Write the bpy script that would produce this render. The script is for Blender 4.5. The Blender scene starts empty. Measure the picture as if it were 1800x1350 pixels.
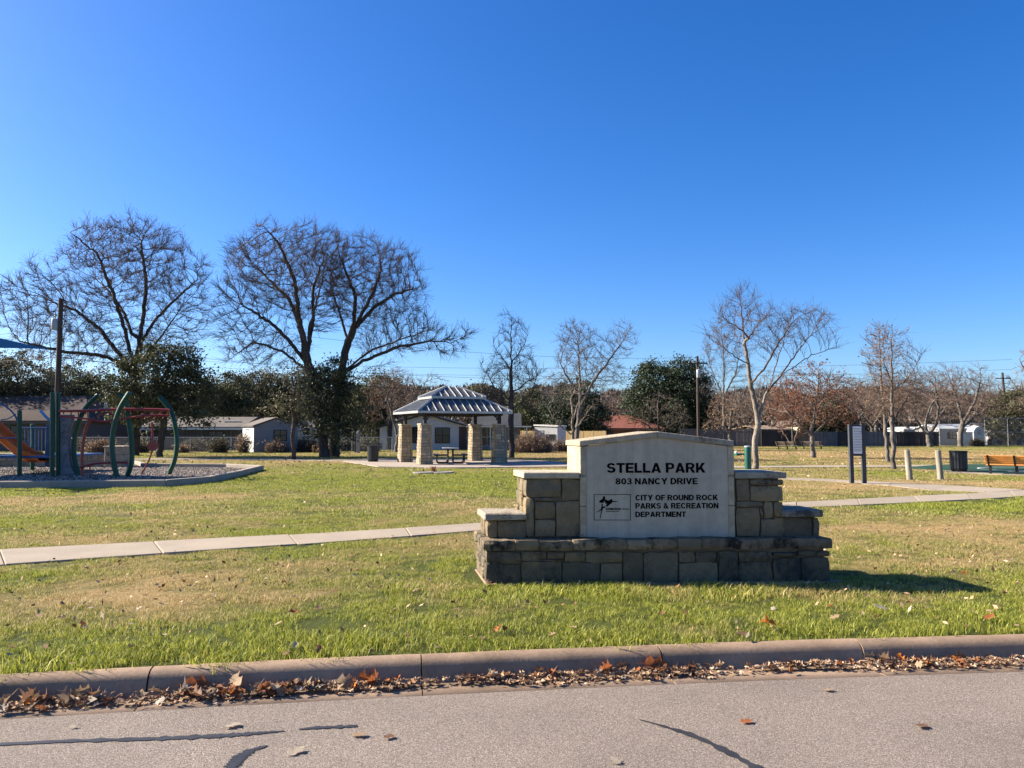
import bpy, bmesh, math, random
import numpy as np
from mathutils import Vector, Matrix

# ------------------------------------------------------------------ camera, sky, sun, exposure
scene = bpy.context.scene
C = scene.collection
F = 1352.0                                  # focal length in pixels of the 1800 wide photograph
PITCH = math.radians(3.51)
EYE = 1.6
cam_d = bpy.data.cameras.new('camera')
cam_d.sensor_width = 36.0
cam_d.lens = F / 1800 * 36
cam_d.clip_start = 0.1
cam_d.clip_end = 3000
cam = bpy.data.objects.new('camera', cam_d)
C.objects.link(cam)
cam.location = (0, 0, EYE)
cam.rotation_euler = (math.pi / 2 + PITCH, 0, 0)
scene.camera = cam

SUN_AZ = math.radians(-76)                  # measured from +Y towards +X
SUN_EL = math.radians(30.5)
world = bpy.data.worlds.new('World')
scene.world = world
world.use_nodes = True
wn = world.node_tree.nodes
wl = world.node_tree.links
wn.clear()
sky = wn.new('ShaderNodeTexSky')
sky.sky_type = 'NISHITA'
sky.sun_disc = False
sky.sun_elevation = SUN_EL
sky.sun_rotation = SUN_AZ
sky.altitude = 200
sky.air_density = 0.9
sky.dust_density = 1.0
sky.ozone_density = 3.0
hsv = wn.new('ShaderNodeHueSaturation')
hsv.inputs['Saturation'].default_value = 1.24
hsv.inputs['Hue'].default_value = 0.506
bg = wn.new('ShaderNodeBackground')
bg.inputs['Strength'].default_value = 0.062
wo = wn.new('ShaderNodeOutputWorld')
tint = wn.new('ShaderNodeMix'); tint.data_type = 'RGBA'; tint.blend_type = 'MULTIPLY'
tint.inputs[0].default_value = 1.0
tint.inputs[7].default_value = (0.84, 0.94, 1.10, 1)
wl.new(sky.outputs[0], tint.inputs[6])
wl.new(tint.outputs[2], hsv.inputs['Color'])
wl.new(hsv.outputs[0], bg.inputs['Color'])
wl.new(bg.outputs[0], wo.inputs['Surface'])

sun_d = bpy.data.lights.new('sun', 'SUN')
sun_d.energy = 5.0
sun_d.angle = math.radians(0.53)
sun_d.color = (1.0, 0.90, 0.76)
sun = bpy.data.objects.new('sun', sun_d)
C.objects.link(sun)
sdir = Vector((math.sin(SUN_AZ) * math.cos(SUN_EL), math.cos(SUN_AZ) * math.cos(SUN_EL), math.sin(SUN_EL)))
sun.rotation_euler = sdir.to_track_quat('Z', 'Y').to_euler()
sun.location = (-30, 10, 30)

scene.view_settings.view_transform = 'Standard'
scene.view_settings.look = 'None'
scene.view_settings.gamma = 1.0
scene.view_settings.use_curve_mapping = False
scene.view_settings.exposure = 1.65
scene.render.engine = 'CYCLES'
scene.cycles.max_bounces = 6
scene.cycles.transparent_max_bounces = 8

# ------------------------------------------------------------------ measuring helpers
CP, SP = math.cos(PITCH), math.sin(PITCH)

def ray(px, py):
    x = (px - 900) / F
    v = (675 - py) / F
    return Vector((x, CP - v * SP, SP + v * CP))

def G(px, py, z=0.0):
    d = ray(px, py)
    t = (z - EYE) / d.z
    return Vector((d.x * t, d.y * t, z))

def P(px, py, Y):
    d = ray(px, py)
    t = Y / d.y
    return Vector((d.x * t, Y, EYE + d.z * t))

def hsh(x, y, s):
    v = np.sin(x * 127.1 + y * 311.7 + s * 74.7) * 43758.5453
    return v - np.floor(v)

def vnoise(x, y, s=0):
    x = np.asarray(x, float); y = np.asarray(y, float)
    xi, yi = np.floor(x), np.floor(y)
    fx, fy = x - xi, y - yi
    fx = fx * fx * (3 - 2 * fx); fy = fy * fy * (3 - 2 * fy)
    a, b = hsh(xi, yi, s), hsh(xi + 1, yi, s)
    c, d = hsh(xi, yi + 1, s), hsh(xi + 1, yi + 1, s)
    return (a * (1 - fx) + b * fx) * (1 - fy) + (c * (1 - fx) + d * fx) * fy

def fbm(x, y, s=0, o=4):
    r = 0; a = 0.5; n = 0
    for k in range(o):
        r = r + a * vnoise(x * 2 ** k + 13.1 * k, y * 2 ** k - 7.7 * k, s + k)
        n += a; a *= 0.5
    return r / n

# ------------------------------------------------------------------ material helpers
def srgb(r, g, b):
    f = lambda c: (c / 255 / 12.92) if c <= 10 else ((c / 255 + 0.055) / 1.055) ** 2.4
    return (f(r), f(g), f(b))

class Mat:
    def __init__(s, name):
        s.m = bpy.data.materials.new(name)
        s.m.use_nodes = True
        s.n = s.m.node_tree.nodes; s.l = s.m.node_tree.links
        s.n.clear()
        s.out = s.n.new('ShaderNodeOutputMaterial')
        s.geo = s.n.new('ShaderNodeNewGeometry')
        s.b = s.n.new('ShaderNodeBsdfPrincipled')
        s.l.new(s.b.outputs[0], s.out.inputs['Surface'])
    def noise(s, scale, detail=4, rough=0.55, vec=None, dist=0.0):
        t = s.n.new('ShaderNodeTexNoise')
        t.inputs['Scale'].default_value = scale
        t.inputs['Detail'].default_value = detail
        t.inputs['Roughness'].default_value = rough
        t.inputs['Distortion'].default_value = dist
        s.l.new(vec or s.geo.outputs['Position'], t.inputs['Vector'])
        return t.outputs['Fac']
    def stretch(s, sx, sy, sz):
        mp = s.n.new('ShaderNodeMapping')
        mp.inputs['Scale'].default_value = (sx, sy, sz)
        s.l.new(s.geo.outputs['Position'], mp.inputs['Vector'])
        return mp.outputs[0]
    def ramp(s, fac, stops):
        r = s.n.new('ShaderNodeValToRGB')
        while len(r.color_ramp.elements) < len(stops):
            r.color_ramp.elements.new(0.5)
        for e, (p, c) in zip(r.color_ramp.elements, stops):
            e.position = p
            e.color = (c[0], c[1], c[2], 1) if hasattr(c, '__len__') else (c, c, c, 1)
        s.l.new(fac, r.inputs[0])
        return r.outputs[0]
    def mix(s, fac, a, b, mode='MIX'):
        m = s.n.new('ShaderNodeMix'); m.data_type = 'RGBA'; m.blend_type = mode
        if hasattr(fac, 'is_linked') or not isinstance(fac, (int, float)): s.l.new(fac, m.inputs[0])
        else: m.inputs[0].default_value = fac
        for v, k in ((a, 6), (b, 7)):
            if isinstance(v, tuple): m.inputs[k].default_value = (*v, 1)
            else: s.l.new(v, m.inputs[k])
        return m.outputs[2]
    def math(s, op, a, b=0.0):
        m = s.n.new('ShaderNodeMath'); m.operation = op
        for v, k in ((a, 0), (b, 1)):
            if isinstance(v, (int, float)): m.inputs[k].default_value = v
            else: s.l.new(v, m.inputs[k])
        return m.outputs[0]
    def attr(s, name, kind='GEOMETRY'):
        a = s.n.new('ShaderNodeAttribute'); a.attribute_name = name; a.attribute_type = kind
        return a
    def rnd(s):
        return s.n.new('ShaderNodeObjectInfo').outputs['Random']
    def col(s, c):
        if isinstance(c, tuple): s.b.inputs['Base Color'].default_value = (*c, 1)
        else: s.l.new(c, s.b.inputs['Base Color'])
    def rough(s, v, spec=0.3, metal=0.0):
        s.b.inputs['Roughness'].default_value = v
        s.b.inputs['Specular IOR Level'].default_value = spec
        s.b.inputs['Metallic'].default_value = metal
    def bump(s, h, strength=0.4, dist=0.01):
        bp = s.n.new('ShaderNodeBump')
        bp.inputs['Strength'].default_value = strength
        bp.inputs['Distance'].default_value = dist
        s.l.new(h, bp.inputs['Height'])
        s.l.new(bp.outputs[0], s.b.inputs['Normal'])

def plain(name, col, rough=0.75, var=0.18, scale=3.0, spec=0.3, bump=0.0, bscale=40, bdist=0.01, metal=0.0):
    m = Mat(name)
    d = tuple(c * (1 - var) for c in col); e = tuple(min(1, c * (1 + var)) for c in col)
    f = m.noise(scale, 5, 0.6)
    m.col(m.ramp(f, [(0.3, d), (0.7, e)]))
    m.rough(rough, spec, metal)
    if bump: m.bump(m.noise(bscale, 4, 0.6), bump, bdist)
    return m.m

def leafmat(name, c1, c2, trans=0.35, rough=0.6, attr='tint'):
    m = Mat(name)
    a = m.attr(attr)
    col = m.ramp(a.outputs['Fac'], [(0.0, c1), (1.0, c2)])
    m.col(col); m.rough(rough, 0.25)
    t = m.n.new('ShaderNodeBsdfTranslucent')
    m.l.new(col, t.inputs['Color'])
    mx = m.n.new('ShaderNodeMixShader'); mx.inputs[0].default_value = trans
    m.l.new(m.b.outputs[0], mx.inputs[1]); m.l.new(t.outputs[0], mx.inputs[2])
    m.l.new(mx.outputs[0], m.out.inputs['Surface'])
    return m.m

# ------------------------------------------------------------------ object helpers
def tag(o, label=None, cat=None, group=None, kind=None):
    if label: o['label'] = label
    if cat: o['category'] = cat
    if group: o['group'] = group
    if kind: o['kind'] = kind
    return o

def empty(name, loc=(0, 0, 0), rz=0.0, label=None, cat=None, group=None, kind=None):
    o = bpy.data.objects.new(name, None)
    o.empty_display_size = 0.2
    C.objects.link(o); o.location = loc; o.rotation_euler = (0, 0, rz)
    return tag(o, label, cat, group, kind)

def link(name, me, mat=None, parent=None, label=None, cat=None, group=None, kind=None):
    o = bpy.data.objects.new(name, me)
    C.objects.link(o)
    if mat is not None and not me.materials: me.materials.append(mat)
    if parent is not None: o.parent = parent
    return tag(o, label, cat, group, kind)

def copy_tree(o, parent=None):
    c = o.copy(); C.objects.link(c)
    if parent is not None: c.parent = parent
    for ch in list(o.children):
        copy_tree(ch, c)
    return c

class MB:
    """collects simple solids; build() links them as one mesh object"""
    def __init__(s): s.v = []; s.f = []; s.sm = False
    def add(s, vs, fs):
        n = len(s.v)
        s.v += [tuple(v) for v in vs]
        s.f += [tuple(i + n for i in f) for f in fs]
        return s
    def box(s, x0, x1, y0, y1, z0, z1, bev=0.0):
        if bev <= 0:
            vs = [(x, y, z) for x in (x0, x1) for y in (y0, y1) for z in (z0, z1)]
            return s.add(vs, [(0, 1, 3, 2), (4, 6, 7, 5), (0, 4, 5, 1), (2, 3, 7, 6), (0, 2, 6, 4), (1, 5, 7, 3)])
        return s.bevbox(Vector(((x0 + x1) / 2, (y0 + y1) / 2, (z0 + z1) / 2)), Vector((1, 0, 0)), Vector((0, 1, 0)), Vector((0, 0, 1)),
                        (x1 - x0) / 2, (y1 - y0) / 2, (z1 - z0) / 2, bev)
    def bevbox(s, c, U, V, W, a, b, h, bev, jit=0.0, rnd=None):
        """chamfered box: 24 vertices; axes U V W, half sizes a b h"""
        idx = {}; vs = []
        for sx in (-1, 1):
            for sy in (-1, 1):
                for sz in (-1, 1):
                    j = Vector((0, 0, 0))
                    if jit and rnd: j = Vector((rnd.uniform(-jit, jit) for _ in range(3)))
                    for k in range(3):
                        q = [a - bev, b - bev, h - bev]; q[k] += bev
                        idx[(sx, sy, sz, k)] = len(vs)
                        vs.append(c + U * (sx * q[0]) + V * (sy * q[1]) + W * (sz * q[2]) + j)
        I = lambda x, y, z, k: idx[(x, y, z, k)]
        fs = []
        for t in (-1, 1):
            q = [(-1, -1), (1, -1), (1, 1), (-1, 1)]
            for k in range(3):
                f = []
                for (p, r) in q:
                    sg = [0, 0, 0]; sg[k] = t; sg[(k + 1) % 3] = p; sg[(k + 2) % 3] = r
                    f.append(I(*sg, k))
                fs.append(tuple(f if t > 0 else f[::-1]))
        for k in range(3):              # edges along axis k
            i, j = (k + 1) % 3, (k + 2) % 3
            for p in (-1, 1):
                for r in (-1, 1):
                    a0 = [0, 0, 0]; a0[i] = p; a0[j] = r
                    b0 = list(a0); a0[k] = -1; b0[k] = 1
                    f = (I(*a0, i), I(*b0, i), I(*b0, j), I(*a0, j))
                    fs.append(f if p * r < 0 else f[::-1])
        for sx in (-1, 1):
            for sy in (-1, 1):
                for sz in (-1, 1):
                    f = (I(sx, sy, sz, 0), I(sx, sy, sz, 1), I(sx, sy, sz, 2))
                    fs.append(f if sx * sy * sz > 0 else f[::-1])
        return s.add(vs, fs)
    def tube(s, pts, r, n=8, cap=True, flat=None):
        pts = [Vector(p) for p in pts]
        rs = r if hasattr(r, '__len__') else [r] * len(pts)
        ref = None; rings = []
        for i, p in enumerate(pts):
            d = (pts[min(i + 1, len(pts) - 1)] - pts[max(i - 1, 0)]).normalized()
            if ref is None:
                ref = Vector((0, 0, 1)) if abs(d.z) < 0.9 else Vector((0, 1, 0))
            a = (ref - d * ref.dot(d)).normalized(); ref = a
            b = d.cross(a)
            fl = flat or 1.0
            rings.append([p + a * (math.cos(2 * math.pi * k / n) * rs[i]) + b * (math.sin(2 * math.pi * k / n) * rs[i] * fl) for k in range(n)])
        vs = [v for ring in rings for v in ring]
        fs = []
        for i in range(len(pts) - 1):
            for k in range(n):
                k2 = (k + 1) % n
                fs.append((i * n + k, i * n + k2, (i + 1) * n + k2, (i + 1) * n + k))
        if cap:
            fs.append(tuple(range(n))[::-1]); m = (len(pts) - 1) * n
            fs.append(tuple(m + k for k in range(n)))
        return s.add(vs, fs)
    def lathe(s, prof, n=20, c=(0, 0, 0), flute=0.0, nf=0):
        vs = []; fs = []
        for (r, z) in prof:
            for k in range(n):
                a = 2 * math.pi * k / n
                rr = r * (1 - flute * (k % 2)) if flute else r
                vs.append((c[0] + rr * math.cos(a), c[1] + rr * math.sin(a), c[2] + z))
        for i in range(len(prof) - 1):
            for k in range(n):
                k2 = (k + 1) % n
                fs.append((i * n + k, i * n + k2, (i + 1) * n + k2, (i + 1) * n + k))
        fs.append(tuple(range(n))[::-1]); m = (len(prof) - 1) * n
        fs.append(tuple(m + k for k in range(n)))
        return s.add(vs, fs)
    def prism(s, poly, d):
        """closed polygon (list of Vectors, counter-clockwise seen against d) extruded by vector d"""
        n = len(poly); d = Vector(d)
        vs = list(poly) + [Vector(p) + d for p in poly]
        fs = [tuple(range(n))[::-1], tuple(range(n, 2 * n))]
        fs += [(i, (i + 1) % n, n + (i + 1) % n, n + i) for i in range(n)]
        return s.add(vs, fs)
    def mesh(s, name, smooth=False):
        me = bpy.data.meshes.new(name)
        me.from_pydata(s.v, [], s.f)
        me.update()
        bm = bmesh.new(); bm.from_mesh(me)
        bmesh.ops.recalc_face_normals(bm, faces=bm.faces[:])
        bm.to_mesh(me); bm.free()
        if smooth:
            me.polygons.foreach_set('use_smooth', [True] * len(me.polygons))
            me.set_sharp_from_angle(angle=math.radians(40))
        return me
    def build(s, name, mat, parent=None, smooth=False, **k):
        return link(name, s.mesh(name, smooth), mat, parent, **k)

def np_mesh(name, V, Fq, nside, smooth=False):
    """fast mesh from numpy arrays, all faces with nside corners"""
    me = bpy.data.meshes.new(name)
    me.vertices.add(len(V)); me.vertices.foreach_set('co', np.ascontiguousarray(V, np.float32).ravel())
    nf = len(Fq)
    me.loops.add(nf * nside); me.loops.foreach_set('vertex_index', np.ascontiguousarray(Fq, np.int32).ravel())
    me.polygons.add(nf); me.polygons.foreach_set('loop_start', np.arange(nf, dtype=np.int32) * nside)
    if smooth: me.polygons.foreach_set('use_smooth', np.ones(nf, bool))
    me.update(calc_edges=True)
    return me

def add_attr(me, name, vals, domain='POINT'):
    a = me.attributes.new(name, 'FLOAT', domain)
    a.data.foreach_set('value', np.ascontiguousarray(vals, np.float32))

# ------------------------------------------------------------------ ground: lawn, road, curb, paths
cpx = [G(x, y, -0.02) for x, y in ((0, 1187), (200, 1175), (400, 1165), (740, 1150), (1160, 1135), (1540, 1122), (1800, 1115))]
cc = np.polyfit([p.x for p in cpx], [p.y for p in cpx], 2)

def yc(x):
    x = np.asarray(x, float)
    xc = np.clip(x, -7, 7)
    sl = 2 * cc[0] * xc + cc[1]
    return np.polyval(cc, xc) + sl * (x - xc)

def inpoly(x, y, poly):
    x = np.asarray(x); y = np.asarray(y)
    r = np.zeros(x.shape, bool)
    n = len(poly)
    for i in range(n):
        ax, ay = poly[i][0], poly[i][1]; bx, by = poly[(i + 1) % n][0], poly[(i + 1) % n][1]
        c = ((ay > y) != (by > y)) & (x < (bx - ax) * (y - ay) / (by - ay + 1e-12) + ax)
        r ^= c
    return r

blobs = []
for px, py, rx, ry, w in ((230, 1045, 2.0, 0.9, .42), (30, 1085, 1.2, .8, .22), (430, 1000, 1.6, .7, .25), (60, 882, 5, 1.6, .35), (260, 872, 3, 1.0, .3),
                          (860, 885, 2.5, 1.2, .33), (600, 905, 4, 1.2, .15), (1680, 930, 3.4, 1.3, .45), (1600, 985, 1.6, .6, .35),
                          (1790, 965, 1.5, .7, .3), (1560, 800, 34, 20, .55), (1500, 858, 4, 2.2, .4), (1700, 850, 6, 2, .35), (450, 811, 9, 2.6, .38),
                          (1180, 1105, .9, .25, .3), (700, 840, 9, 5, -.38), (900, 850, 5, 4, -.25), (1100, 1060, 2.2, .8, -.22),
                          (700, 1000, 1.6, .9, -.2), (1650, 1075, 1.5, .6, -.12), (1740, 893, 3, .8, -.35), (1480, 890, 3, .7, -.2), (30, 1020, .8, .4, -.25),
                          (640, 870, 6, 1.5, -.05)):
    g = G(px, py)
    blobs.append((g.x, g.y, rx, ry, w))

def dryness(x, y):
    n = 0.42 * fbm(x * 0.35, y * 0.35, 3, 3) + 0.32 * fbm(x * 1.3, y * 1.3, 5, 3) + 0.26 * fbm(x * 4.2, y * 4.2, 9, 2)
    d = (n - 0.5) * 2.1 + 0.27
    for bx, by, rx, ry, w in blobs:
        q = ((x - bx) / rx) ** 2 + ((y - by) / ry) ** 2
        d = d + w * np.exp(-q * 0.9) * (0.55 + 0.9 * vnoise(x * 1.7 + bx, y * 1.7, 41))
    e = y - yc(x)
    d = d - 0.34 * np.exp(-(e / 0.75) ** 2)
    return np.clip(d, 0, 1)

def lawn_z(x, y):
    e = y - yc(x)
    k = np.clip(e / 0.6, 0, 1)
    z = -0.035 + 0.03 * k * k * (3 - 2 * k)
    return z + (fbm(x * 1.1, y * 1.1, 21, 3) - 0.5) * 0.026 * np.clip(e, 0, 1)

# materials of the ground
m = Mat('lawn soil and thatch')
a = m.attr('dry')
base = m.ramp(a.outputs['Fac'], [(0.1, (0.075, 0.09, 0.022)), (0.5, (0.17, 0.145, 0.05)), (0.9, (0.33, 0.24, 0.115))])
f = m.noise(22, 6, 0.7)
m.col(m.mix(m.ramp(f, [(0.35, 0.0), (0.7, 1.0)]), m.mix(1.0, base, (0.62, 0.6, 0.5), 'MULTIPLY'), base))
m.rough(0.95, 0.1)
m.bump(m.noise(30, 5, 0.7), 0.9, 0.03)
M_lawn = m.m

m = Mat('asphalt aggregate')
v = m.n.new('ShaderNodeTexVoronoi'); v.inputs['Scale'].default_value = 225
m.l.new(m.geo.outputs['Position'], v.inputs['Vector'])
sep = m.n.new('ShaderNodeSeparateColor'); m.l.new(v.outputs['Color'], sep.inputs[0])
st = m.ramp(sep.outputs[0], [(0.0, (0.11, 0.091, 0.076)), (0.35, (0.22, 0.176, 0.142)), (0.7, (0.322, 0.26, 0.212)), (0.93, (0.43, 0.365, 0.31)), (1.0, (0.56, 0.485, 0.42))])
big = m.mix(1.0, m.ramp(m.noise(0.9, 4, 0.6), [(0.3, 0.84), (0.7, 1.08)]), m.ramp(m.noise(5.0, 5, 0.7), [(0.62, 1.0), (0.78, 0.72)]), 'MULTIPLY')
fine = m.ramp(m.noise(260, 2, 0.5), [(0.3, 0.7), (0.7, 1.12)])
m.col(m.mix(1.0, m.mix(1.0, st, big, 'MULTIPLY'), fine, 'MULTIPLY'))
m.rough(0.85, 0.25)
h = m.math('SUBTRACT', 1.0, v.outputs['Distance'])
m.bump(m.math('ADD', h, m.math('MULTIPLY', sep.outputs[1], 0.9)), 1.0, 0.006)
M_road = m.m

def concrete(name, c, dirt=0.3, bs=90):
    m = Mat(name)
    f = m.noise(1.6, 6, 0.65)
    f2 = m.noise(38, 4, 0.65)
    c1 = m.ramp(f, [(0.3, tuple(x * (1 - dirt) for x in c)), (0.65, c)])
    c2 = m.mix(1.0, c1, m.ramp(f2, [(0.3, 0.82), (0.7, 1.05)]), 'MULTIPLY')
    r = m.rnd()
    m.col(m.mix(1.0, c2, m.ramp(r, [(0.0, 0.88), (1.0, 1.04)]), 'MULTIPLY'))
    m.rough(0.85, 0.2)
    m.bump(m.noise(bs, 4, 0.7), 0.35, 0.006)
    return m.m
M_curb = concrete('curb concrete', (0.34, 0.235, 0.155), 0.45, 45)
M_walk = concrete('sidewalk concrete', (0.34, 0.28, 0.21), 0.16)
M_pad = concrete('pavilion pad concrete', (0.36, 0.30, 0.245), 0.2)
M_border = concrete('border concrete', (0.36, 0.31, 0.25), 0.25)
M_joint = plain('joint dirt', (0.09, 0.075, 0.055), 0.95)
M_tar = plain('crack sealant', (0.028, 0.027, 0.028), 0.5, 0.3, 6, 0.4, 0.3, 60)
M_court = plain('court green', (0.028, 0.062, 0.042), 0.85, 0.12, 1, 0.08)
M_white = plain('white paint', (0.72, 0.72, 0.70), 0.6, 0.06)
M_ground = plain('far ground', (0.17, 0.15, 0.07), 0.95, 0.3, 0.2)

# far ground under everything
mb = MB(); mb.add([(-2500, -2500, -0.5), (2500, -2500, -0.5), (2500, 2500, -0.5), (-2500, 2500, -0.5)], [(0, 1, 2, 3)])
mb.build('ground', M_ground, kind='structure')

# the lawn sheet
xs = np.unique(np.concatenate([np.linspace(-2000, -60, 30), np.linspace(-60, -14, 93), np.linspace(-14, 14, 225), np.linspace(14, 60, 93), np.linspace(60, 2000, 30)]))
ds = np.concatenate([[-0.06], np.linspace(0, 8, 81), np.linspace(8.3, 40, 107), np.linspace(41, 110, 70), np.geomspace(120, 2200, 20)])
XX, DD = np.meshgrid(xs, ds)
YY = yc(XX) + DD
ZZ = lawn_z(XX, YY)
ZZ[0] = -0.3
V = np.stack([XX, YY, ZZ], -1).reshape(-1, 3)
nx, nd = len(xs), len(ds)
i = np.arange(nx - 1)[None] + nx * np.arange(nd - 1)[:, None]
i = i.ravel()
me = np_mesh('lawn', V, np.stack([i, i + 1, i + nx + 1, i + nx], -1), 4, True)
add_attr(me, 'dry', dryness(V[:, 0], V[:, 1]))
lawn = link('lawn', me, M_lawn, kind='structure')

# road sheet: from the gutter edge back past the camera
GUT = -0.47
xs2 = np.linspace(-60, 60, 241)
rows = [yc(xs2) + GUT - 0.005, yc(xs2) - 1.5, yc(xs2) - 4.0, yc(xs2) - 8.5]
zr = [-0.158, -0.14, -0.10, -0.16]
V = np.concatenate([np.stack([xs2, r, np.full_like(xs2, z)], -1) for r, z in zip(rows, zr)])
n2 = len(xs2)
i = (np.arange(n2 - 1)[None] + n2 * np.arange(3)[:, None]).ravel()
road = link('road', np_mesh('road', V, np.stack([i, i + n2, i + n2 + 1, i + 1], -1), 4, True), M_road, kind='structure')
mb = MB(); mb.add([(-70, -60, -0.14), (70, -60, -0.14), (70, -2.0, -0.2), (-70, -2.0, -0.2)], [(0, 1, 2, 3)])
mb.build('opposite_verge', M_ground, kind='structure')

def road_z(x, y):
    e = float(y - yc(x))
    return float(np.interp(-e, [0.475, 1.5, 4.0, 8.5], zr))

# curb with its joints
curb = empty('curb', (0, 0, 0), kind='structure')
prof = [(0.03, -0.25), (0.02, -0.035), (0.0, -0.016), (-0.03, -0.008), (-0.085, -0.010), (-0.12, -0.020), (-0.148, -0.040), (-0.165, -0.068), (-0.185, -0.118), (-0.205, -0.150),
        (-0.235, -0.163), (-0.30, -0.165), (-0.47, -0.161), (-0.48, -0.25)]
jx = [G(x, 1150, -0.02).x for x in (305, 740, 1162, 1540)]
jx = [jx[0] - 9.0, jx[0] - 6.0, jx[0] - 2.9] + jx + [jx[3] + 2.4, jx[3] + 5.2, jx[3] + 8]
rng = np.random.RandomState(4)
for k in range(len(jx) - 1):
    g = 0.004 + 0.002 * (k % 2)
    x = np.linspace(jx[k] + g, jx[k + 1] - g, 16)
    y0 = yc(x) + (0.004 if k % 2 else -0.003)
    sl = np.gradient(y0, x); nn = 1 / np.sqrt(1 + sl * sl)
    V = []
    for j, (d, z) in enumerate(prof):
        w = 0.004 * (rng.rand(len(x)) - 0.5) if 1 < j < 10 else 0
        V.append(np.stack([x - sl * nn * d, y0 + nn * d, z + w + 0 * x], -1))
    V = np.concatenate(V)
    npr, nxx = len(prof), len(x)
    i = (np.arange(nxx - 1)[None] + nxx * np.arange(npr - 1)[:, None]).ravel()
    me = np_mesh('curb_segment', V, np.stack([i, i + nxx, i + nxx + 1, i + 1], -1), 4, True)
    bm = bmesh.new(); bm.from_mesh(me); bm.verts.ensure_lookup_table()
    ends = [[tuple(bm.verts[j * nxx + e].co) for j in range(npr)] for e in (0, nxx - 1)]
    for q in ends: bm.faces.new([bm.verts.new(c) for c in q])
    bmesh.ops.recalc_face_normals(bm, faces=bm.faces[:]); bm.to_mesh(me); bm.free()
    link('curb_segment', me, M_curb, curb)
mb = MB()
x = np.linspace(-14, 14, 60)
mb.add([(a, float(yc(a)) + d, -0.30 if d > -0.1 else -0.19) for a in x for d in (0.02, -0.46)], [(2 * k, 2 * k + 1, 2 * k + 3, 2 * k + 2) for k in range(59)])
mb.build('curb_bed', M_joint, curb)

# tar strips over the cracks in the road
def tar(pts, label):
    L = []; R = []
    W = [G(px, py, -0.15) for px, py, w in pts]
    for k, (px, py, w) in enumerate(pts):
        d = (W[min(k + 1, len(W) - 1)] - W[max(k - 1, 0)]).normalized()
        n = Vector((-d.y, d.x, 0))
        jit = 1 + 0.30 * math.sin(k * 2.3 + px) + 0.25 * math.sin(k * 5.1 + py)
        for S, s in ((L, 1), (R, -1)):
            q = W[k] + n * (s * w * 0.5 * jit)
            S.append((q.x, q.y, road_z(q.x, q.y) + 0.004))
    mb = MB(); n = len(L)
    mb.add(L + R, [(k, k + 1, n + k + 1, n + k) for k in range(n - 1)])
    mb.build('tar_strip', M_tar, label=label, cat='tar strip', group='tar strips sealing cracks in the road')

def densify(pts, m=9):
    o = []
    for a, b in zip(pts[:-1], pts[1:]):
        for k in range(m):
            t = k / m; o.append(tuple(x * (1 - t) + y * t for x, y in zip(a, b)))
    return o + [pts[-1]]
tar(densify([(-60, 1313, .035), (0, 1309, .04), (130, 1303, .045), (260, 1300, .05), (380, 1295, .06), (440, 1291, .05), (500, 1286, .015)]), 'long thin dark tar strip running along the road from its far left')
tar(densify([(525, 1283, .015), (560, 1280, .045), (600, 1278.5, .05), (628, 1277, .03)]), 'short dark tar dash near the gutter, past the end of the long strip')
tar(densify([(400, 1375, .05), (408, 1350, .07), (420, 1335, .075), (440, 1322, .06), (470, 1313, .012)]), 'curved dark tar hook below the long strip')
tar(densify([(1122, 1266, .008), (1160, 1277, .03), (1210, 1293, .045), (1250, 1311, .05), (1290, 1333, .05), (1330, 1356, .055), (1370, 1382, .055)]), 'dark tar strip slanting down the road below the sign')

# concrete paths laid slab by slab
def resample(pts, n):
    P_ = np.array([(p.x, p.y) for p in pts]); s = np.concatenate([[0], np.cumsum(np.hypot(*np.diff(P_, axis=0).T))])
    t = np.linspace(0, s[-1], n)
    return np.stack([np.interp(t, s, P_[:, 0]), np.interp(t, s, P_[:, 1])], -1), s[-1]
keepout = []
def path(name, top, bot, slab, z, mat):
    A = [G(*p) for p in top]; B = [G(*p) for p in bot]
    _, L = resample(B, 4)
    n = max(2, int(round(L / slab)) + 1)
    a, _ = resample(A, n); b, _ = resample(B, n)
    keepout.append([tuple(p) for p in a] + [tuple(p) for p in b[::-1]])
    root = empty(name, (0, 0, 0), kind='structure')
    for k in range(n - 1):
        g = 0.005
        q = []
        for (p0, p1, t) in ((b[k], b[k + 1], 0), (b[k], b[k + 1], 1), (a[k], a[k + 1], 1), (a[k], a[k + 1], 0)):
            d = (p1 - p0); l = np.hypot(*d)
            p = p0 + d * (g / l if t == 0 else 1 - g / l)
            q.append(Vector((p[0], p[1], z - 0.1)))
        mb = MB(); mb.prism(q, (0, 0, 0.1 + 0.004 * (k % 3 - 1)))
        o = mb.build('slab', mat, root)
        bv = o.modifiers.new('edge', 'BEVEL'); bv.width = 0.012; bv.segments = 2; bv.limit_method = 'ANGLE'
    return root
S_top = [(-330, 992), (-200, 983), (0, 968), (212, 957), (422, 946.5), (612, 936), (845, 921), (1100, 903.5), (1380, 884.5), (1566, 875), (1690, 869.5), (1800, 862.5), (2050, 850)]
S_bot = [(-330, 1034), (-200, 1018), (0, 995), (219, 979), (452, 964), (650, 949.5), (845, 934), (1100, 915), (1390, 894), (1616, 884), (1720, 878.5), (1800, 873), (2050, 858)]
path('sidewalk', S_top, S_bot, 1.75, 0.022, M_walk)
path('branch_path', [(1180, 835.5), (1290, 837.5), (1440, 842), (1541, 847), (1667, 853.8), (1800, 861.8)], [(1180, 838.5), (1290, 840.5), (1440, 845.3), (1591, 856), (1660, 866), (1740, 866.5)], 1.8, 0.016, M_walk)
path('far_path', [(985, 816), (1290, 819.5), (1560, 818), (1640, 817)], [(985, 820.5), (1290, 822.5), (1560, 821), (1640, 820)], 2.2, 0.016, M_walk)
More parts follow.
